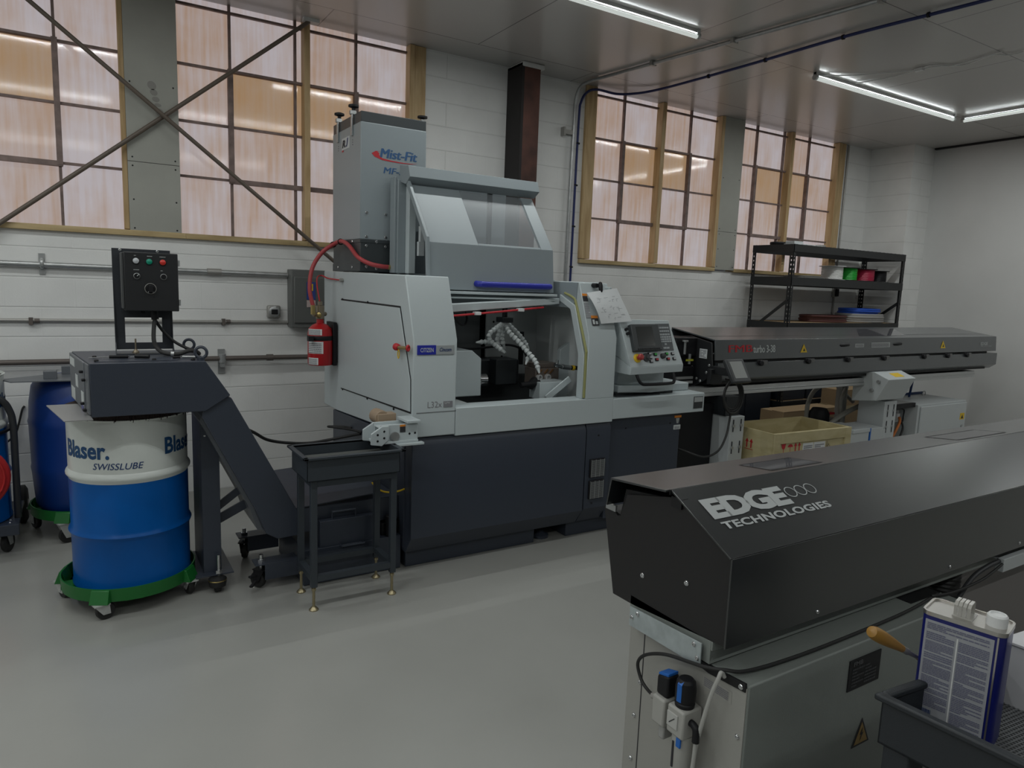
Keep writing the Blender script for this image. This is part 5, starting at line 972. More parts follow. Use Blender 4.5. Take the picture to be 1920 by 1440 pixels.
s = part(T, 'sticker', MB().hexa([(6.60, 3.76, 0.9915), (6.75, 3.76, 0.9915), (6.75, 3.76, 0.99), (6.60, 3.76, 0.99), (6.60, 3.69, 0.965), (6.75, 3.69, 0.965), (6.75, 3.69, 0.963), (6.60, 3.69, 0.963)]), yellow, label='yellow warning sticker', parent=ab)
for y, z in ((3.74, 0.92), (3.80, 0.83)): part(T, 'knurled_screw', MB().cyl((6.425, y, z), (6.395, y, z), 0.016), galv, parent=ab)
part(T, 'dark_bracket', MB().prism([(3.98, 0.87), (4.15, 0.87), (4.05, 0.65), (3.98, 0.65)], 'x', 6.9, 6.93), black)  # black wedge-shaped bracket under the rail
# electrical cabinet at the far end
T2 = thing('electrical_cabinet', 'pale grey electrical cabinet on the floor at the far end of the rear bar feeder', 'cabinet', (7.75, 4.05, 0))
part(T2, 'body', MB().box(7.27, 8.23, 3.80, 4.28, 0.0, 0.635), pale, 0.004)
part(T2, 'door', MB().box(7.31, 8.225, 3.785, 3.80, 0.02, 0.615), pale, 0.006)
part(T2, 'connector_bay', MB().box(6.93, 7.27, 4.10, 4.12, 0.0, 0.655).box(6.93, 7.27, 3.86, 4.12, 0.64, 0.655), M('bay_grey', (0.30, 0.30, 0.29), rough=0.5), 0.002)
part(T2, 'top_bar', MB().box(6.93, 7.27, 3.83, 3.855, 0.61, 0.655), black)
part(T2, 'plug_housing', MB().box(7.0, 7.12, 3.95, 4.10, 0.42, 0.56), M('plug_grey', (0.16, 0.16, 0.16), rough=0.5), 0.006)
part(T2, 'plug_cover', MB().box(7.13, 7.24, 3.97, 4.10, 0.43, 0.56).box(7.16, 7.21, 3.94, 3.97, 0.46, 0.53), white_p, 0.006)
part(T2, 'plug_lever', MB().tube([(7.02, 3.94, 0.57), (7.08, 3.93, 0.585), (7.24, 3.93, 0.57), (7.25, 3.93, 0.50), (7.24, 3.93, 0.43), (7.17, 3.93, 0.42)], 0.006, 8), black)
part(T2, 'orange_cable', MB().tube([(7.18, 3.93, 0.49), (7.14, 3.90, 0.45), (7.05, 3.88, 0.37), (6.98, 3.88, 0.28), (6.95, 3.9, 0.15), (6.95, 3.95, 0.012)], 0.013, 10), M('cable_orange', (0.55, 0.16, 0.03), rough=0.5), label='orange cable')
part(T2, 'black_cable', MB().tube([(7.20, 3.93, 0.47), (7.19, 3.89, 0.40), (7.13, 3.87, 0.32), (7.04, 3.87, 0.24), (6.98, 3.9, 0.10), (6.99, 3.95, 0.012)], 0.010, 10), rubber, label='black cable')
s = part(T2, 'warning_label', MB().box(8.10, 8.19, 3.783, 3.785, 0.43, 0.50), yellow)
P = [(8.12, 3.7825, 0.44), (8.17, 3.7825, 0.44), (8.145, 3.7825, 0.485)]; part(T2, 'warning_symbol', MB().add(P, [(0, 1, 2)]), ink, parent=s)
part(T2, 'door_lock', MB().cyl((8.15, 3.786, 0.36), (8.15, 3.775, 0.36), 0.014), galv)
part(T2, 'lid_edge', MB().box(7.75, 8.24, 4.27, 4.285, 0.635, 0.66), ink_navy)
part(T2, 'lift_ring', MB().torus((8.12, 4.2, 0.65), 0.03, 0.005, (0, 1, 0)), galv)
t = thing('blue_cable', 'dark blue cable from the rear bar feeder down to the pale electrical cabinet', 'cable', (7.75, 4.2, 0.635))
part(t, 'cable', MB().tube([(7.68, 4.1, 0.87), (7.72, 4.13, 0.80), (7.76, 4.16, 0.71), (7.765, 4.17, 0.65), (7.765, 4.17, 0.637)], 0.012, 10), ink_navy)
# pendant
T = thing('operator_pendant', 'dark handheld control pendant hanging on the front of the rear bar feeder', 'control pendant', (4.26, 3.6, 1.02))
PF = fmap((4.165, 3.55, 1.020), (1, 0, 0), (0, 0.10, 0.16))
part(T, 'body', MB(PF).box(0, 0.200, 0, 0.200, -0.02, 0.02), M('pendant_grey', (0.032, 0.035, 0.038), rough=0.45), 0.012)
part(T, 'screen', MB(PF).box(0.03, 0.165, 0.035, 0.175, 0.0195, 0.0215), M('pendant_screen', (0.20, 0.21, 0.20), rough=0.3))
part(T, 'holder', MB().box(4.24, 4.29, 3.63, 3.85, 1.06, 1.12).box(4.20, 4.33, 3.80, 3.84, 0.98, 1.10), blackp, 0.004)
cm = MB()
for k in range(3):
    R_ = 0.125-0.012*k; cm.torus((4.315+0.006*k, 3.66+0.012*k, 0.90), R_, 0.0085, (0.1, -1, 0.05), 36, 8, sy=1.05)
part(T, 'coiled_cable', cm, rubber)
part(T, 'cable_tail', MB().tube([(4.40, 3.68, 0.985), (4.36, 3.70, 1.02), (4.28, 3.72, 1.03)], 0.0085, 8).tube([(4.30, 3.66, 0.79), (4.29, 3.66, 0.70), (4.22, 3.62, 0.60), (4.10, 3.58, 0.505), (3.97, 3.60, 0.465), (3.86, 3.70, 0.50), (3.80, 3.79, 0.53)], 0.0085, 10, 8), rubber)
t = thing('floor_socket', 'small white socket block standing behind the front bar feeder beside the lathe base', 'socket', (3.72, 3.6, 0))
part(t, 'post', MB().box(3.745, 3.79, 3.60, 3.64, 0.0, 0.30), white_p, 0.006)
part(t, 'wire', MB().tube([(3.745, 3.62, 0.24), (3.72, 3.60, 0.24), (3.69, 3.585, 0.20), (3.685, 3.58, 0.10), (3.69, 3.58, 0.012)], 0.006, 8), white_p)

# crate in front of the rear feeder
T = thing('wooden_crate', 'open plywood crate with red shipping marks beside the pale pedestal', 'crate', (5.12, 3.75, 0))
ca = math.radians(-3.0); CFm = lambda p: Vector((4.655+p[0]*math.cos(ca)-p[1]*math.sin(ca), 3.522+p[0]*math.sin(ca)+p[1]*math.cos(ca), p[2]))
CW, CD, CH = 0.945, 0.50, 0.60
part(T, 'front_board', MB(CFm).box(0, CW, 0, 0.014, 0.08, CH), crate_w); part(T, 'back_board', MB(CFm).box(0, CW, CD-0.014, CD, 0.08, CH), crate_w)
part(T, 'side_board', MB(CFm).box(0, 0.014, 0.014, CD-0.014, 0.08, CH), crate_w); part(T, 'side_board', MB(CFm).box(CW-0.014, CW, 0.014, CD-0.014, 0.08, CH), crate_w)
part(T, 'bottom_board', MB(CFm).box(0, CW, 0, CD, 0.08, 0.095), crate_w)
for x0, x1 in ((0, 0.075), (CW-0.075, CW)): part(T, 'batten', MB(CFm).box(x0, x1, -0.016, 0, 0.08, CH), crate_w, 0.002)
part(T, 'batten', MB(CFm).box(0.075, CW-0.075, -0.016, 0, CH-0.085, CH), crate_w, 0.002)
part(T, 'batten', MB(CFm).box(0.075, CW-0.075, -0.016, 0, 0.08, 0.16), crate_w, 0.002)
for x0 in (0.02, CW-0.12): part(T, 'skid', MB(CFm).box(x0, x0+0.1, -0.01, CD, 0.0, 0.08), crate_w)
fz = lambda p: CFm((p[0], -0.0015, p[1]))
def arrow2(x, z, F=fz):
    mb = MB()
    for dx in (0, 0.045): mb.add([F((x+dx-0.006, z)), F((x+dx+0.006, z)), F((x+dx+0.006, z+0.05)), F((x+dx-0.006, z+0.05)), F((x+dx-0.018, z+0.048)), F((x+dx+0.018, z+0.048)), F((x+dx, z+0.078))], [(0, 1, 2, 3), (4, 5, 6)])
    mb.add([F((x-0.02, z-0.014)), F((x+0.065, z-0.014)), F((x+0.065, z-0.009)), F((x-0.02, z-0.009))], [(0, 1, 2, 3)]); return mb
part(T, 'arrow_mark', arrow2(0.272, 0.435), ink_red)
g = MB(); g.add([fz((a, b+0.034)) for a, b in ((0.102, 0.475), (0.157, 0.480), (0.147, 0.44), (0.132, 0.428), (0.113, 0.44), (0.129, 0.43), (0.135, 0.43), (0.133, 0.40), (0.128, 0.40), (0.112, 0.394), (0.152, 0.396), (0.152, 0.40), (0.112, 0.398))], [(0, 1, 2, 3, 4), (5, 6, 7, 8), (9, 10, 11, 12)])
part(T, 'glass_mark', g, ink_red)
u = MB(); n = 12; u.add([fz((0.210+0.030*math.cos(PI*i/n), 0.478+0.025*math.sin(PI*i/n))) for i in range(n+1)]+[fz((0.208, 0.478)), fz((0.212, 0.478)), fz((0.212, 0.438)), fz((0.208, 0.438))], [list(range(n+1)), (n+1, n+2, n+3, n+4)])
part(T, 'umbrella_mark', u, ink_red)
for x0, x1 in ((0.360, 0.487), (0.495, 0.635)):
    s = part(T, 'paper_label', MB(CFm).box(x0, x1, -0.0165 if False else -0.002, 0.0, 0.40, 0.498), paper_m, label='white paper label')
    part(T, 'label_print', stripes(MB(lambda p, x0=x0: CFm((x0+0.01+p[0], -0.003, 0.42+p[1]))), lambda p: Vector(p), x1-x0-0.02, 0.06, 4, int(x0*100), fill=0.4), ink_grey, parent=s)
pen = MB()
for a, b in (((0.57, 0.49), (0.555, 0.40)), ((0.585, 0.47), (0.575, 0.40)), ((0.60, 0.45), (0.63, 0.40)), ((0.57, 0.44), (0.60, 0.46)), ((0.15, 0.42), (0.21, 0.37)), ((0.22, 0.38), (0.16, 0.36))):
    A_, B2 = Vector((a[0]+0.09, a[1]+0.01)), Vector((b[0]+0.09, b[1]+0.01)); d = (B2-A_).normalized()*0.002; pn_ = Vector((-d.y, d.x))
    pen.add([fz(tuple(A_+pn_)), fz(tuple(B2+pn_)), fz(tuple(B2-pn_)), fz(tuple(A_-pn_))], [(0, 1, 2, 3)])
part(T, 'pen_marks', pen, ink)
sz = lambda p: CFm((-0.0015, p[0], p[1]))
part(T, 'arrow_mark', arrow2(0.34, 0.44, lambda p: sz((0.60-p[0], p[1]))), ink_red)

# pump, hoses and small boxes behind the crate
T = thing('coolant_pump', 'small black pump with a grey hose behind the crate under the rear feeder', 'pump', (6.40, 4.32, 0))
part(T, 'body', MB().lathe([(0.09, 0), (0.10, 0.02), (0.10, 0.40), (0.085, 0.42), (0.10, 0.44), (0.10, 0.52), (0.07, 0.57), (0, 0.58)], (6.40, 4.32, 0.0), 24), black)
part(T, 'valve', MB().box(6.46, 6.54, 4.24, 4.28, 0.51, 0.53), ink_red, label='red lever')
part(T, 'outlet', MB().cyl((6.49, 4.30, 0.45), (6.56, 4.28, 0.45), 0.025), galv_dull)
T = thing('standpipe', 'pale grey upright pipe behind the crate carrying the coolant hoses', 'pipe', (6.72, 4.3, 0))
part(T, 'pipe', MB().cyl((6.72, 4.3, 0), (6.72, 4.3, 0.80), 0.055), M('pipe_pale', (0.40, 0.40, 0.38), rough=0.5))
part(T, 'collar', MB().cyl((6.72, 4.3, 0.765), (6.72, 4.3, 0.785), 0.060), galv)
part(T, 'top_bracket', MB().box(6.63, 7.15, 4.2, 4.4, 0.80, 0.866), pale, 0.003)
hz = M('hose_grey', (0.34, 0.335, 0.30), rough=0.4)
def hose(label, pts, r): 
    t = thing('coolant_hose', label, 'hose', pts[0], 'grey coolant hoses under the rear feeder'); part(t, 'hose', MB().tube(pts, r, 12, 8), hz)
hose('grey hose arching up from the black pump behind the crate', [(6.31, 4.40, 0.30), (6.31, 4.40, 0.45), (6.315, 4.40, 0.60), (6.38, 4.40, 0.72), (6.50, 4.40, 0.785), (6.60, 4.42, 0.79)], 0.022)
hose('grey hose looping from the crate up to the rear pedestal', [(6.36, 4.16, 0.44), (6.48, 4.14, 0.51), (6.62, 4.14, 0.555), (6.80, 4.14, 0.60), (6.92, 4.13, 0.64), (6.98, 4.13, 0.62), (6.97, 4.13, 0.52), (6.85, 4.13, 0.44), (6.62, 4.13, 0.40)], 0.024)
hose('pale hose hanging in a bow left of the standpipe', [(6.66, 4.22, 0.78), (6.58, 4.21, 0.66), (6.575, 4.2, 0.52), (6.60, 4.2, 0.36)], 0.018)
hose('pale hose running from the standpipe top to the rear pedestal', [(6.78, 4.40, 0.775), (6.90, 4.42, 0.72), (7.02, 4.42, 0.64), (7.10, 4.4, 0.58)], 0.020)
T = thing('control_module', 'pale grey module with a stepped top beside the crate', 'box', (6.15, 3.75, 0))
part(T, 'body', MB().box(5.98, 6.36, 3.75, 4.05, 0, 0.44).box(6.09, 6.36, 3.74, 4.05, 0.44, 0.478).box(5.98, 6.05, 3.75, 4.05, 0.44, 0.49), pale, 0.004)
part(T, 'vent', MB().box(6.0, 6.2, 3.85, 4.0, 0.480, 0.486), black)
T = thing('control_module', 'pale grey module with a blue strip against the rear pedestal', 'box', (6.5, 3.78, 0))
part(T, 'body', MB().box(6.40, 6.60, 3.76, 4.05, 0, 0.465).box(6.60, 6.652, 3.76, 4.05, 0, 0.44), pale, 0.004)
part(T, 'blue_strip', MB().box(6.385, 6.40, 3.755, 3.80, 0.30, 0.47), sky_blue)
T = thing('cardboard_box', 'long brown cardboard box low behind the crate', 'box', (6.9, 4.9, 0))
part(T, 'carton', MB().box(6.35, 7.35, 4.70, 5.0, 0, 0.455), card, 0.003)
part(T, 'lid_flap', MB().box(6.35, 7.35, 4.70, 4.85, 0.456, 0.462), card)
T = thing('cardboard_box', 'taller brown cardboard box behind the standpipe', 'box', (7.75, 4.95, 0))
part(T, 'carton', MB().box(7.50, 8.02, 4.80, 5.06, 0, 0.63), card, 0.003)
part(T, 'tape_band', MB().box(7.49, 8.03, 4.795, 5.065, 0.40, 0.44), M('parcel_tape', (0.42, 0.34, 0.2), rough=0.4))
T = thing('storage_cabinet', 'dark navy steel cabinet against the wall below the rear feeder', 'cabinet', (6.2, 5.4, 0))
part(T, 'body', MB().box(5.90, 6.78, 5.22, 5.70, 0.0, 1.0), M('cabinet_dark', (0.014, 0.018, 0.027), rough=0.5), 0.006)
for i in range(2): part(T, 'door', MB().box(5.91+i*0.435, 6.335+i*0.435, 5.205, 5.22, 0.05, 0.97), M('cabinet_dark', (0.014, 0.018, 0.027)), 0.006)

# ================================================================== RACK IN THE CORNER
T = thing('storage_rack', 'black slotted steel storage rack against the window wall in the corner', 'rack', (7.95, 5.4, 0))
RX0, RX1, RY0, RY1, RH = 6.83, 9.07, 5.12, 5.68, 2.27
rk = M('rack_black', (0.014, 0.015, 0.016), rough=0.45)
def post(x, y, sx, sy):
    """slotted angle post; corner at x,y, flanges run towards sx, sy"""
    mb = MB(); w = 0.048; t_ = 0.004
    X = lambda a, b: (min(x+sx*a, x+sx*b), max(x+sx*a, x+sx*b)); Y = lambda a, b: (min(y+sy*a, y+sy*b), max(y+sy*a, y+sy*b))
    yf = Y(0, t_); mb.box(*X(0, w), *yf, 0, RH) if False else None
    for a, b in ((0, 0.014), (0.030, w)):
        mb.box(*X(a, b), *yf, 0, RH); mb.box(*X(0, t_), *Y(a, b), 0, RH)
    z = 0.0
    while z < RH-0.03:
        mb.box(*X(0.014, 0.030), *yf, z, z+0.032); mb.box(*X(0, t_), *Y(0.014, 0.030), z, z+0.032); z += 0.05
    part(T, 'post', mb, rk)
post(RX0, RY0, 1, 1); post(RX1, RY0, -1, 1); post(RX0, RY1, 1, -1); post(RX1, RY1, -1, -1)
for z0, z1 in ((2.185, 2.268), (1.812, 1.905), (1.31, 1.392), (0.40, 0.48)):
    part(T, 'front_beam', MB().box(RX0+0.006, RX1-0.006, RY0-0.008, RY0-0.001, z0, z1).box(RX0+0.05, RX1-0.05, RY0-0.001, RY0+0.03, z1-0.02, z1-0.003), rk, 0.002)
    part(T, 'back_beam', MB().box(RX0+0.006, RX1-0.006, RY1+0.001, RY1+0.008, z0, z1), rk, 0.002)
    for x in (RX0-0.006, RX1+0.001): part(T, 'side_beam', MB().box(x, x+0.005, RY0, RY1, z0, z1), rk)
    wd = MB()
    n_ = 26 if z0 > 2 else 0
    for i in range(n_): xx = RX0+0.06+i*(RX1-RX0-0.12)/(n_-1); wd.box(xx-0.003, xx+0.003, RY0, RY1, z1-0.003, z1+0.003)
    for yy in (RY0+0.1, RY0+0.28, RY0+0.46): wd.box(RX0+0.02, RX1-0.02, yy-0.003, yy+0.003, z1-0.008, z1-0.002)
    if n_: part(T, 'wire_deck', wd, rk)
    else: part(T, 'shelf_board', MB().box(RX0+0.052, RX1-0.052, RY0+0.03, RY1-0.03, z1-0.012, z1-0.002), card if z0 < 1.5 else rk, label='brown shelf board' if z0 < 1.5 else None)
for x in (RX0+0.012, RX1-0.02):
    part(T, 'brace', MB().bar((x, RY0+0.01, 1.66), (x, RY1-0.05, 1.28), 0.008, 0.035, (1, 0, 0)), rk)
    part(T, 'brace', MB().bar((x, RY1-0.03, 1.28), (x, RY0+0.03, 0.7), 0.008, 0.035, (1, 0, 0)), rk)
ZM = 1.905
def spool(x, y, r, h, m, label, dark=True):
    t = thing('wire_spool', label, 'spool', (x, y, ZM), 'wire spools on the rack')
    part(t, 'windings', MB().lathe([(r-0.006, 0.012)]+[(r-(0.004 if i % 2 else 0), 0.012+(h-0.024)*i/16) for i in range(17)]+[(0.03, h-0.012)], (x, y, ZM), 28), m)
    for z in (0, h-0.010): part(t, 'flange', MB().lathe([(0.02, z), (r+0.03, z), (r+0.03, z+0.006), (0.02, z+0.006)], (x, y, ZM), 28), black if dark else white_p)
spool(7.86, 5.32, 0.125, 0.17, M('wire_white', (0.60, 0.60, 0.58), rough=0.5), 'spool of white wire on the rack, leftmost of four', False)
spool(8.17, 5.32, 0.115, 0.165, M('wire_green', (0.01, 0.33, 0.03), rough=0.45), 'spool of green wire on the rack')
spool(8.49, 5.32, 0.140, 0.16, M('wire_red', (0.36, 0.012, 0.05), rough=0.45), 'spool of red wire on the rack')
spool(8.815, 5.32, 0.110, 0.15, black, 'spool of black wire on the rack, rightmost of four')
def coil(name, label, x, y, z, R, r, n, m, sy=0.62, jit=0.02, seed=1):
    rr = random.Random(seed); t = thing(name, label, 'hose', (x, y, z), 'coiled hoses on the rack'); mb = MB()
    for k in range(n):
        mb.torus((x+rr.uniform(-jit, jit), y+rr.uniform(-jit, jit)*0.5, z+r+k*r*1.55), R-rr.uniform(0, 0.03), r, (rr.uniform(-0.02, 0.02), rr.uniform(-0.02, 0.02), 1), 48, 10, 1, sy)
    part(t, 'coil', mb, m)
coil('hose_coil', 'grey hose coil on the lower rack shelf under the blue coil', 8.60, 5.38, 1.39, 0.38, 0.017, 4, M('hose_coil_grey', (0.30, 0.29, 0.28), rough=0.5), seed=2)
coil('hose_coil', 'bright blue hose coil lying on top of the grey coil', 8.57, 5.38, 1.498, 0.33, 0.014, 3, M('hose_coil_blue', (0.01, 0.075, 0.45), rough=0.45), seed=5)
coil('hose_coil', 'dark red-brown hose coil on the lower rack shelf left of the grey coil', 7.86, 5.38, 1.39, 0.37, 0.013, 4, M('hose_coil_brown', (0.075, 0.022, 0.018), rough=0.5), seed=9, sy=0.55)
t = thing('belt_coil', 'flat grey coil of strap on the middle rack shelf left of the spools', 'strap', (7.4, 5.38, ZM)); part(t, 'coil', MB().torus((7.42, 5.38, ZM+0.009), 0.27, 0.008, (0, 0, 1), 40, 8, 1, 0.7).torus((7.40, 5.39, ZM+0.024), 0.25, 0.008, (0, 0, 1), 40, 8, 1, 0.7), M('strap_grey', (0.14, 0.14, 0.13), rough=0.6))
t = thing('flat_bracket', 'pale metal bracket lying on top of the black rack', 'bracket', (7.2, 5.3, 2.271)); part(t, 'plate', MB().box(6.96, 7.45, 5.20, 5.36, 2.274, 2.286).box(6.96, 7.12, 5.22, 5.34, 2.286, 2.315), pale, 0.004)
part(t, 'clip', MB().box(7.45, 7.54, 5.22, 5.30, 2.274, 2.30), galv_dull, 0.003)
t = thing('dark_roll', 'small dark roll on top of the black rack at its left corner', 'roll', (6.95, 5.45, 2.271)); part(t, 'roll', MB().lathe([(0.02, 0), (0.085, 0.002), (0.09, 0.012), (0.09, 0.026), (0.085, 0.034), (0.02, 0.035)], (6.985, 5.46, 2.275), 24), black)
for k in range(2):
    t = thing('storage_bin', ('dark navy bin low in the rack, left of its twin', 'dark navy bin low in the rack, right of its twin')[k], 'bin', (7.12+k*0.46, 5.35, 0.481), 'bins low in the rack')
    part(t, 'bin_body', MB().box(6.90+k*0.46, 7.33+k*0.46, 5.16, 5.60, 0.482, 0.93), M('cabinet_dark', (0.014, 0.018, 0.027)), 0.01)
    part(t, 'lid', MB().box(6.89+k*0.46, 7.34+k*0.46, 5.155, 5.61, 0.93, 0.96), M('cabinet_dark', (0.014, 0.018, 0.027)), 0.005)
# ================================================================== FRONT BAR FEEDER
T = thing('bar_feeder', 'large black bar feeder with big silver lettering in the right foreground', 'machine', (3.4, 1.4, 0))
EX0, EX1 = 1.446, 5.6
P0 = (1.188, 0.992)
# cover: front face, sloping face, top, back
cov = [(1.188, 0.735), (1.188, 0.992), (1.424, 1.120), (1.672, 1.094), (1.690, 1.0), (1.684, 1.0), (1.664, 1.088), (1.424, 1.113), (1.195, 0.988), (1.195, 0.735)]
part(T, 'front_panel', MB().box(EX0+0.004, EX1, 1.188, 1.195, 0.735, 0.992), feeder, 0.0015)
part(T, 'slope_panel', MB().hexa([(EX0, 1.188, 0.993), (EX1, 1.188, 0.993), (EX1, 1.424, 1.113), (EX0, 1.424, 1.113), (EX0, 1.188, 1.0), (EX1, 1.188, 1.0), (EX1, 1.424, 1.1195), (EX0, 1.424, 1.1195)]) if False else MB().prism([(1.189, 0.9935), (1.4235, 1.1195), (1.4235, 1.1125), (1.195, 0.9895)], 'x', EX0, EX1), feeder, 0.0015)
part(T, 'top_panel', MB().prism([(1.4260, 1.1205), (1.672, 1.0945), (1.690, 1.0), (1.684, 1.0), (1.667, 1.088), (1.4260, 1.1135)], 'x', EX0-0.02, EX1), feeder, 0.0015)
part(T, 'panel_seam', MB().box(EX0-0.005, EX1, 1.4235, 1.4260, 1.105, 1.1195), feeder_in)
part(T, 'end_cap', MB().prism([(1.190, 0.737), (1.190, 0.990), (1.405, 1.100), (1.625, 1.048), (1.652, 0.968), (1.668, 0.965), (1.712, 0.990), (1.732, 0.975), (1.665, 0.700), (1.56, 0.702)], 'x', EX0+0.012, EX0+0.02), M('end_cap_black', (0.014, 0.013, 0.0135), rough=0.5, bump=0.05, scale=260), 0.001)
part(T, 'inner_body', MB().prism([(1.20, 0.74), (1.20, 0.98), (1.41, 1.09), (1.64, 1.06), (1.66, 0.97), (1.72, 0.98), (1.66, 0.71)], 'x', EX0+0.02, EX1), feeder_in)
part(T, 'edge_tab', MB().box(EX0+0.004, EX0+0.012, 1.668, 1.716, 0.978, 0.998), galv, label='bare metal tab')
for sy in (1.40,): part(T, 'inner_edge', MB().box(EX0+0.004, EX0+0.03, 1.385, 1.425, 1.07, 1.10), feeder_in)
bolts(T, [(EX0+0.012, 1.531, 0.814), (EX0+0.012, 1.349, 0.861)], (-1, 0, 0), 0.0085, 0.005)
bolts(T, [(x, 1.188, 0.756) for x in (1.847, 2.605, 3.133, 3.9)], (0, -1, 0), 0.0065, 0.004)
br = part(T, 'end_bracket', MB().prism([(1.264, 0.648), (1.562, 0.641), (1.562, 0.703), (1.264, 0.720)], 'x', EX0-0.004, EX0), zinc, 0.0005)
bolts(T, [(EX0-0.004, 1.290, 0.706), (EX0-0.004, 1.525, 0.693), (EX0-0.004, 1.550, 0.672), (EX0-0.004, 1.275, 0.672)], (-1, 0, 0), 0.0075, 0.005, parent=br)
part(T, 'beam', MB().box(EX0+0.012, EX1, 1.245, 1.58, 0.662, 0.732).box(EX0+0.012, EX1, 1.238, 1.245, 0.704, 0.732), cab_m, 0.002)
# lettering on the sloping face
SU, SV = (1, 0, 0), (0, 0.2345, 0.126)
def SL(x, y): return (x, y, 0.9935+(y-1.189)*0.126/0.2345)
text(T, 'EDGE', SL(1.505, 1.306), SU, SV, 0.352, 0.079, ink_silver, 0.055, space=0.9)
text(T, 'TECHNOLOGIES', SL(1.513, 1.271), SU, SV, 0.487, 0.0275, ink_silver, 0.035, space=1.05)
SF = fmap(SL(1.5, 1.26), SU, SV)
for cx in (1.888, 1.936, 1.984):
    n = 36; mb = MB()
    q0 = [SF((cx-1.5+0.0240*math.cos(2*PI*i/n), 0.098+0.0220*math.sin(2*PI*i/n), 0.001)) for i in range(n)]
    q1 = [SF((cx-1.5+0.0208*math.cos(2*PI*i/n), 0.098+0.0188*math.sin(2*PI*i/n), 0.001)) for i in range(n)]
    part(T, 'logo_oval', mb.add(q0+q1, [(i, (i+1) % n, n+(i+1) % n, n+i) for i in range(n)]), ink_silver)
tz2 = lambda y: 1.1205-(y-1.426)*0.026/0.246+0.0008
for x0, x1, d in ((1.93, 2.16, 0.0), (3.12, 3.50, 0.0)):
    w = part(T, 'cover_window', MB().add([(x0, 1.460, tz2(1.460)), (x1+0.03, 1.455, tz2(1.455)), (x1+0.03, 1.575, tz2(1.575)), (x0, 1.585, tz2(1.585))], [(0, 1, 2, 3)]), smoke, label='dark clear window in the top')
    fm = MB(); z_ = 0.0006
    for a in ((x0-0.006, x1+0.036, 1.449, 1.456), (x0-0.006, x1+0.036, 1.580, 1.587), (x0-0.006, x0, 1.449, 1.587), (x1+0.03, x1+0.036, 1.449, 1.587)):
        fm.add([(a[0], a[2], tz2(a[2])+z_), (a[1], a[2], tz2(a[2])+z_), (a[1], a[3], tz2(a[3])+z_), (a[0], a[3], tz2(a[3])+z_)], [(0, 1, 2, 3)])
    part(T, 'window_gasket', fm, feeder_in, parent=w)
# cabinet under the feeder
cb = part(T, 'cabinet', MB().box(1.478, 2.60, 1.122, 1.59, 0.02, 0.655), cab_m, 0.005)
part(T, 'cabinet_end', MB().box(1.474, 1.478, 1.126, 1.588, 0.02, 0.648), cab_end, 0.001)
part(T, 'cabinet_seam', MB().box(1.4725, 1.4745, 1.5185, 1.5215, 0.02, 0.645), ink)
part(T, 'cable_slot', MB().prism([(1.128, 0.638), (1.255, 0.628), (1.29, 0.632), (1.29, 0.650), (1.128, 0.663)], 'x', 1.470, 1.476), feeder_in, label='black cable slot')
bolts(T, [(1.4735, 1.545, 0.332), (1.4735, 1.547, 0.179), (1.4735, 1.143, 0.501), (1.4735, 1.528, 0.455)], (-1, 0, 0), 0.0075, 0.005)
bolts(T, [(1.470, 1.142, 0.648)], (-1, 0, 0), 0.008, 0.004)
part(T, 'top_cutout', MB().box(2.40, 2.59, 1.20, 1.30, 0.654, 0.657), feeder_in)
np_ = part(T, 'rating_plate', MB().box(1.933, 2.097, 1.119, 1.122, 0.507, 0.607), black, label='black rating plate')
text(T, 'FMB', (1.952, 1.119, 0.586), (1, 0, 0), (0, 0, 1), 0.048, 0.014, M('plate_grey', (0.10, 0.10, 0.105)), 0.03, parent=np_)
part(T, 'plate_print', stripes(MB(), fmap((1.95, 1.119, 0.515), (1, 0, 0), (0, 0, 1)), 0.13, 0.065, 6, 21, cols=2, fill=0.5), M('plate_dim', (0.05, 0.052, 0.058), rough=0.5), parent=np_)
wt = part(T, 'warning_triangle', MB().add([(1.990, 1.1205, 0.300), (2.085, 1.1205, 0.300), (2.036, 1.1205, 0.393)], [(0, 1, 2)]), ink)
part(T, 'triangle_face', MB().add([(2.002, 1.1197, 0.307), (2.074, 1.1197, 0.307), (2.036, 1.1197, 0.378)], [(0, 1, 2)]), M('warning_ochre', (0.30, 0.19, 0.05), rough=0.5), parent=wt)
part(T, 'flash_symbol', MB().add([(2.043, 1.119, 0.362), (2.028, 1.119, 0.335), (2.037, 1.119, 0.336), (2.030, 1.119, 0.312), (2.048, 1.119, 0.342), (2.039, 1.119, 0.341)], [(0, 1, 2, 5), (2, 3, 4, 5)]), ink, parent=wt)
s = part(T, 'sticker', MB(lambda p: p).box(1.4730, 1.4742, 1.172, 1.276, 0.578, 0.614), M('sticker_clear', (0.36, 0.355, 0.33), rough=0.3), label='clear sticker')
part(T, 'sticker_print', stripes(MB(), fmap((1.4727, 1.27, 0.583), (0, -1, 0), (0, 0, 1)), 0.09, 0.027, 5, 4), ink_grey, parent=s)
# second pedestal, rail, bellows further along
part(T, 'rear_pedestal', MB().box(2.95, 3.9, 1.30, 1.58, 0.02, 0.662), M('pedestal_mauve', (0.20, 0.185, 0.18), rough=0.45), 0.003)
part(T, 'side_rail', MB().box(3.02, 5.6, 1.185, 1.215, 0.655, 0.708).box(3.02, 5.6, 1.205, 1.236, 0.70, 0.708), pale, 0.002, label='pale cable rail')
bl = MB()
for i in range(16): bl.torus((2.88, 1.33, 0.44+i*0.0165), 0.052, 0.009, (0.03*math.sin(i*0.3), 0, 1), 24, 6)
bl.cyl((2.88, 1.33, 0.40), (2.88, 1.33, 0.71), 0.05, n=20)
part(T, 'bellows_hose', bl, rubber)
part(T, 'cable_duct', MB().box(2.66, 2.76, 1.36, 1.50, 0.02, 0.70), cab_m)
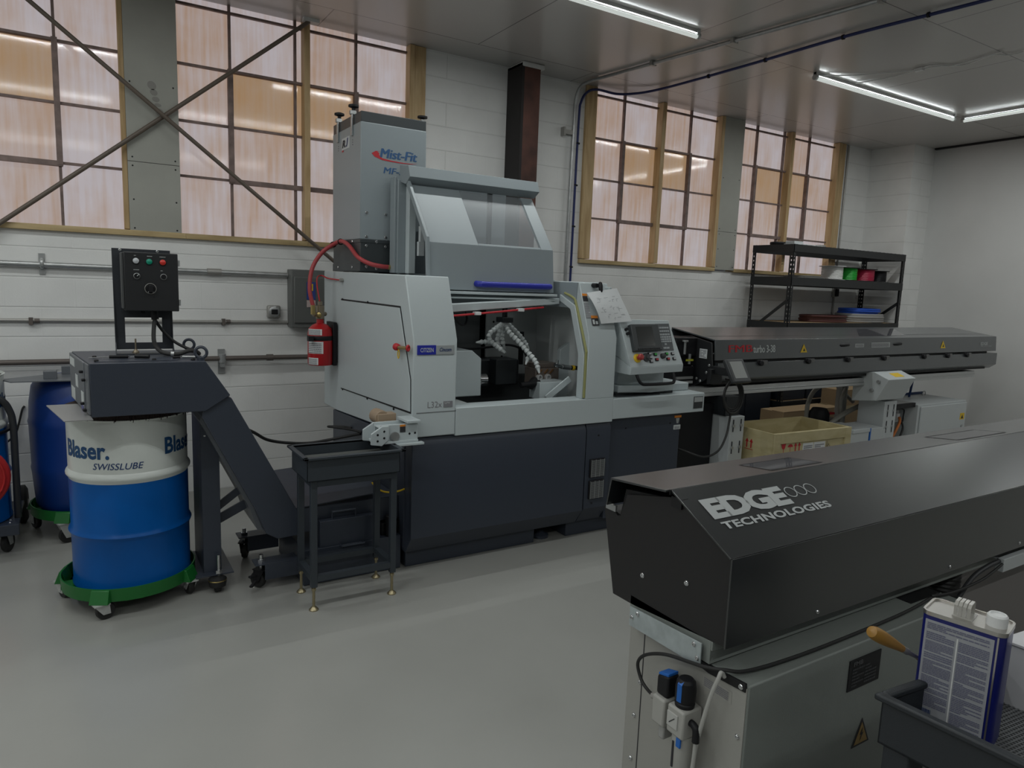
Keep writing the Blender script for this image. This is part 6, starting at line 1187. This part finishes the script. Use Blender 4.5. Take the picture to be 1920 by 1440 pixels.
# cables and air service unit
t = thing('black_cable', 'black cable along the top of the foreground cabinet looping down its end', 'cable', (1.9, 1.16, 0.66))
part(t, 'cable', MB().tube([(1.405, 1.392, 0.502), (1.425, 1.44, 0.488), (1.430, 1.478, 0.502), (1.430, 1.498, 0.546), (1.430, 1.468, 0.588), (1.432, 1.391, 0.628), (1.433, 1.30, 0.651), (1.436, 1.24, 0.664), (1.46, 1.19, 0.674), (1.52, 1.165, 0.668), (1.70, 1.155, 0.664), (1.95, 1.155, 0.663), (2.30, 1.165, 0.663), (2.55, 1.19, 0.664)], 0.0052, 10, 8), rubber)
t = thing('black_cable', 'pair of black cables rising from the cabinet to the pale rail', 'cable', (2.8, 1.2, 0.66))
part(t, 'cable', MB().tube([(2.50, 1.185, 0.668), (2.62, 1.17, 0.665), (2.80, 1.165, 0.675), (2.95, 1.18, 0.685), (3.04, 1.195, 0.688)], 0.005, 10, 8), rubber)
part(t, 'cable', MB().tube([(2.74, 1.22, 0.53), (2.77, 1.215, 0.60), (2.83, 1.205, 0.665), (2.92, 1.20, 0.692), (3.04, 1.205, 0.695)], 0.009, 10, 8), M('cable_slate', (0.035, 0.036, 0.04), rough=0.5))
T = thing('air_service_unit', 'white air filter regulator with black and blue knobs on the cabinet end', 'air regulator', (1.43, 1.33, 0.35))
def rbox(x0, x1, y0, y1, z0, z1): return MB().box(x0, x1, y0, y1, z0, z1)
fw = M('regulator_white', (0.40, 0.395, 0.37), rough=0.5)
for nm, yc, zt, wd in (('switch_valve', 1.367, 0.515, 0.050), ('regulator', 1.297, 0.520, 0.064)):
    b = part(T, nm, rbox(1.395, 1.470, yc-wd/2, yc+wd/2, zt-0.085, zt), fw, 0.006)
    if nm == 'regulator':
        part(T, 'gauge_face', rbox(1.391, 1.396, yc-0.012, yc+0.028, zt-0.062, zt-0.018), M('gauge_face', (0.48, 0.48, 0.46), rough=0.4), 0.001, parent=b)
        part(T, 'gauge_needle', MB().bar((1.3905, yc+0.018, zt-0.050), (1.3905, yc-0.002, zt-0.030), 0.001, 0.0025, (1, 0, 0)), ink, parent=b)
        part(T, 'knob', MB().lathe([(0.028, 0), (0.029, 0.01), (0.026, 0.014), (0.029, 0.018), (0.030, 0.055), (0.027, 0.074), (0.020, 0.082), (0, 0.083)], (1.43, yc, zt), 28), black, parent=b)
        part(T, 'knob_mark', wrapped(1.43, yc, 0.0306, 172, 202, zt+0.020, zt+0.072, 5).add([(1.4005, yc-0.012, zt+0.072), (1.4005, yc+0.005, zt+0.072), (1.412, yc+0.003, zt+0.0815), (1.412, yc-0.009, zt+0.0815)], [(0, 1, 2, 3)]), sky_blue, parent=b, label='blue mark')
        part(T, 'filter_bowl', MB().lathe([(0.012, -0.135), (0.025, -0.130), (0.029, -0.115), (0.0295, 0)], (1.43, yc-0.002, zt-0.085), 24), fw, parent=b)
        part(T, 'bowl_window', rbox(1.3985, 1.4025, yc+0.002, yc+0.008, zt-0.185, zt-0.105), ink, parent=b)
        part(T, 'bowl_latch', rbox(1.396, 1.402, yc-0.024, yc-0.008, zt-0.112, zt-0.085), sky_blue, 0.001, parent=b, label='blue latch')
        part(T, 'drain_valve', MB().cyl((1.43, yc, zt-0.232), (1.43, yc, zt-0.219), 0.006), royal, parent=b)
        part(T, 'elbow_fitting', MB().tube([(1.425, yc-0.032, zt-0.035), (1.423, yc-0.046, zt-0.035), (1.422, yc-0.056, zt-0.045), (1.421, yc-0.058, zt-0.078)], 0.0105, 12), black, parent=b)
    else:
        part(T, 'knob', MB().prism([(yc-0.023, zt), (yc+0.023, zt), (yc+0.023, zt+0.058), (yc-0.023, zt+0.070)], 'x', 1.407, 1.453), black, 0.007, parent=b)
        part(T, 'knob_lever', MB().prism([(yc-0.020, zt+0.068), (yc+0.020, zt+0.058), (yc+0.020, zt+0.066), (yc-0.020, zt+0.078)], 'x', 1.410, 1.450), sky_blue, 0.002, parent=b, label='blue switch lever')
        part(T, 'port_bowl', rbox(1.412, 1.450, yc-0.014, yc+0.010, zt-0.135, zt-0.085), M('bowl_clear', (0.34, 0.34, 0.33), rough=0.25), 0.005, parent=b)
        part(T, 'inlet_nipple', MB().cyl((1.405, yc+0.022, zt-0.012), (1.405, yc+0.034, zt-0.016), 0.009), galv_dull, parent=b)
t = thing('clear_air_tube', 'clear plastic tube hanging from the cable slot past the regulator', 'hose', (1.44, 1.23, 0.1))
part(t, 'tube', MB().tube([(1.465, 1.195, 0.650), (1.452, 1.195, 0.668), (1.440, 1.195, 0.650), (1.432, 1.207, 0.600), (1.428, 1.228, 0.500), (1.428, 1.245, 0.400), (1.430, 1.252, 0.250), (1.435, 1.252, 0.02)], 0.0058, 10, 8), clear)
t = thing('clear_air_tube', 'clear plastic tube dropping from the black elbow of the regulator', 'hose', (1.42, 1.24, 0.1))
part(t, 'tube', MB().tube([(1.421, 1.239, 0.446), (1.421, 1.242, 0.38), (1.422, 1.252, 0.28), (1.424, 1.268, 0.15), (1.424, 1.275, 0.02)], 0.0055, 10, 8), clear)

# ================================================================== UTILITY CART
ca = math.radians(-5.5)
CO = Vector((1.548, 0.832, 0.0))
cu_ = Vector((math.cos(ca), math.sin(ca), 0)); cv_ = Vector((math.sin(ca)*1.0, -math.cos(ca), 0)); cv_ = Vector((-math.sin(-ca)*-1, -math.cos(ca), 0)) if False else Vector((math.sin(-ca)*1.0, -math.cos(ca), 0))
CF = lambda p: CO+cu_*p[0]+cv_*p[1]+Vector((0, 0, p[2]))
T = thing('utility_cart', 'dark grey plastic tray cart in the lower right corner', 'cart', (1.85, 0.6, 0))
cg = M('cart_plastic', (0.020, 0.024, 0.029), rough=0.5, bump=0.15, scale=300)
CLn, CWd = 0.75, 0.44
def tray(z0, z1, nm):
    mb = MB(CF)
    mb.box(0.012, CLn-0.012, 0.012, CWd-0.012, z0, z0+0.008)
    mb.box(0.012, 0.018, 0.012, CWd-0.012, z0, z1-0.014).box(CLn-0.018, CLn-0.012, 0.012, CWd-0.012, z0, z1-0.014).box(0.012, CLn-0.012, 0.012, 0.018, z0, z1-0.014).box(0.012, CLn-0.012, CWd-0.018, CWd-0.012, z0, z1-0.014)
    a = part(T, nm, mb, cg, 0.002)
    rm = MB(CF)
    rm.box(0, 0.024, 0, CWd, z1-0.016, z1).box(CLn-0.024, CLn, 0, CWd, z1-0.016, z1).box(0.024, CLn-0.024, 0, 0.024, z1-0.016, z1).box(0.024, CLn-0.024, CWd-0.024, CWd, z1-0.016, z1)
    part(T, 'tray_rim', rm, cg, 0.005)
tray(0.655, 0.778, 'upper_tray'); tray(0.18, 0.28, 'lower_tray')
for x in (0.05, CLn-0.05):
    for y in (0.05, CWd-0.05):
        part(T, 'leg', MB(CF).box(x-0.03, x+0.03, y-0.03, y+0.03, 0.26, 0.655), cg, 0.006)
for x in (0.07, CLn-0.07):
    for y in (0.07, CWd-0.07):
        p = CF((x, y, 0)); caster(T, p.x, p.y, 0.18, 0.05, 0.5)
# perforated rubber mat in the tray
mm = MB(CF)
nx, ny = 44, 34; mx0, my0, sx_, sy_ = 0.20, 0.04, 0.0105, 0.0105
for i in range(nx+1): mm.box(mx0+i*sx_-0.002, mx0+i*sx_+0.002, my0, my0+ny*sy_, 0.664, 0.669)
for j in range(ny+1): mm.box(mx0, mx0+nx*sx_, my0+j*sy_-0.002, my0+j*sy_+0.002, 0.664, 0.670)
t = thing('drain_mat', 'grey perforated mat lying in the cart tray beside the can', 'mat', (1.9, 0.62, 0.664))
part(t, 'mesh', mm, M('mat_grey', (0.16, 0.165, 0.17), rough=0.45, metal=0.3))
# solvent can
fa = math.radians(-77.5)
KO = Vector((1.703, 0.824, 0.668)); ku = Vector((math.cos(fa), math.sin(fa), 0)); kv = Vector((-math.sin(fa), math.cos(fa), 0))
KF = lambda p: KO+ku*p[0]+kv*p[1]+Vector((0, 0, p[2]))
KW, KD, KH = 0.170, 0.102, 0.285
def rrect(w, d, r, n=5, g=0.0):
    P = []
    for cx, cy, a0 in ((w-r, r, -90), (w-r, d-r, 0), (r, d-r, 90), (r, r, 180)):
        for i in range(n+1): a = math.radians(a0+90*i/n); P.append((cx+(r+g)*math.cos(a), cy+(r+g)*math.sin(a)))
    return P
T = thing('solvent_can', 'rectangular blue metal can with a white label and white screw cap in the cart', 'can', tuple(KO))
can_blue = M('can_blue', (0.010, 0.014, 0.14), rough=0.3)
part(T, 'can_body', MB(KF).prism(rrect(KW, KD, 0.018), 'z', 0.0, KH-0.004), can_blue)
tin = M('can_tin', (0.55, 0.53, 0.50), rough=0.3, metal=0.9, bump=0.1, scale=25)
part(T, 'can_top', MB(KF).prism(rrect(KW-0.006, KD-0.006, 0.016), 'z', KH-0.006, KH-0.001) if False else MB(lambda p: KF((p[0]+0.003, p[1]+0.003, p[2]))).prism(rrect(KW-0.006, KD-0.006, 0.016), 'z', KH-0.008, KH-0.002), tin)
o_, i_ = rrect(KW, KD, 0.018, g=0.0015), rrect(KW, KD, 0.018, g=-0.004); n = len(o_); rim = MB(KF)
rim.add([(a, b, KH-0.008) for a, b in o_]+[(a, b, KH+0.002) for a, b in o_]+[(a, b, KH+0.002) for a, b in i_]+[(a, b, KH-0.006) for a, b in i_], [(k*n+i, k*n+(i+1) % n, (k+1)*n+(i+1) % n, (k+1)*n+i) for k in range(3) for i in range(n)])
part(T, 'top_rim', rim, tin)
hm = MB(KF)
for k in range(4):
    x = 0.058+k*0.009
    for y0, y1, z0, z1 in ((0.028, 0.031, KH-0.002, KH+0.026), (0.070, 0.073, KH-0.002, KH+0.026)): hm.box(x, x+0.007, y0, y1, z0, z1)
    hm.prism([(0.028, KH+0.026), (0.036, KH+0.034), (0.065, KH+0.034), (0.073, KH+0.026), (0.070, KH+0.026), (0.064, KH+0.031), (0.037, KH+0.031), (0.031, KH+0.026)], 'x', x, x+0.007)
hm.box(0.056, 0.098, 0.026, 0.075, KH-0.002, KH+0.001)
part(T, 'can_handle', hm, M('clear_strap', (0.42, 0.41, 0.38), rough=0.2), label='ribbed translucent handle')
part(T, 'screw_cap', MB(KF).lathe([(0.021, KH-0.002), (0.0215, KH+0.004), (0.021, KH+0.022), (0.018, KH+0.026), (0.015, KH+0.026), (0.0145, KH+0.022), (0, KH+0.022)], (0.141, 0.052, 0), 32), white_p, label='white screw cap')
lab = part(T, 'label_panel', MB(KF).box(0.010, 0.150, -0.0012, 0.001, 0.012, KH-0.018), M('label_white', (0.36, 0.37, 0.40), rough=0.6), label='white printed label')
LF = lambda p: KF((p[0], -0.0020, p[1]))
lp = MB(LF); rr = random.Random(11)
def block_text(x0, x1, z0, z1, lh, sd): stripes(lp, lambda p: (x0+p[0], z0+p[1], 0), x1-x0, z1-z0, max(2, int((z1-z0)/lh)), sd, gap=0.35, fill=0.75)
block_text(0.015, 0.146, 0.245, 0.262, 0.0042, 1)
zc = 0.242
for sd, hgt, lh in ((2, 0.022, 0.004), (3, 0.030, 0.0038), (4, 0.018, 0.004), (5, 0.040, 0.0036), (6, 0.045, 0.0038), (7, 0.036, 0.004)):
    block_text(0.015, 0.076, zc-hgt, zc-0.003, lh, sd); zc -= hgt
zc = 0.240
for sd, hgt, lh in ((12, 0.028, 0.0038), (13, 0.024, 0.004), (14, 0.048, 0.0036), (15, 0.036, 0.0038), (16, 0.042, 0.004), (17, 0.04, 0.0038)):
    block_text(0.083, 0.146, zc-hgt, zc-0.003, lh, sd); zc -= hgt
part(T, 'label_print', lp, M('print_violet', (0.15, 0.155, 0.23), rough=0.6), parent=lab, stuff=True)
dv = MB(LF).add([(0.078, 0.02, 0), (0.081, 0.02, 0), (0.081, 0.242, 0), (0.078, 0.242, 0)], [(0, 1, 2, 3)])
part(T, 'label_divider', dv, white_p, parent=lab)
bc = MB(LF); x = 0.016
while x < 0.044:
    w_ = rr.choice((0.0006, 0.001, 0.0016)); bc.add([(x, 0.030, 0), (x+w_, 0.030, 0), (x+w_, 0.044, 0), (x, 0.044, 0)], [(0, 1, 2, 3)]); x += w_+rr.choice((0.0006, 0.001))
part(T, 'barcode', bc, ink_navy, parent=lab)
part(T, 'seam_strip', MB(KF).box(0.1545, 0.158, -0.0006, 0.001, 0.004, KH-0.01), tin)
# brush with a wooden handle leaning in the tray
T = thing('brush', 'brush with a yellow wooden handle leaning on the cart rim behind the can', 'brush', (1.6, 0.86, 0.8))
A_, B2 = Vector((1.555, 0.86, 0.917)), Vector((1.735, 0.838, 0.815)); d = (B2-A_).normalized(); L_ = (B2-A_).length
part(T, 'handle', MB().lathe([(0.002, 0), (0.013, 0.004), (0.0165, 0.018), (0.0165, 0.05), (0.0135, 0.09), (0.0095, L_*0.62), (0.009, L_*0.66)], A_, 20, d), M('amber_wood', (0.33, 0.17, 0.03), rough=0.4))
part(T, 'ferrule', MB().lathe([(0.0085, L_*0.64), (0.0085, L_*0.78), (0.006, L_*0.80), (0.005, L_*1.0)], A_, 16, d), galv_dull)
part(T, 'bristles', MB().lathe([(0.006, L_*1.0), (0.009, L_*1.2), (0.008, L_*1.28)], A_, 14, d), M('bristle_tan', (0.25, 0.18, 0.09), rough=0.9))
T = thing('white_box', 'white box standing in the cart at the right edge behind the can', 'box', (1.98, 0.72, 0.664))
part(T, 'carton', MB(CF).box(0.445, 0.62, 0.03, 0.16, 0.664, 0.83), M('box_white', (0.62, 0.62, 0.64), rough=0.6), 0.002)
part(T, 'lid_flap', MB(CF).box(0.44, 0.625, 0.025, 0.165, 0.83, 0.837), M('box_white', (0.62, 0.62, 0.64)), 0.001)
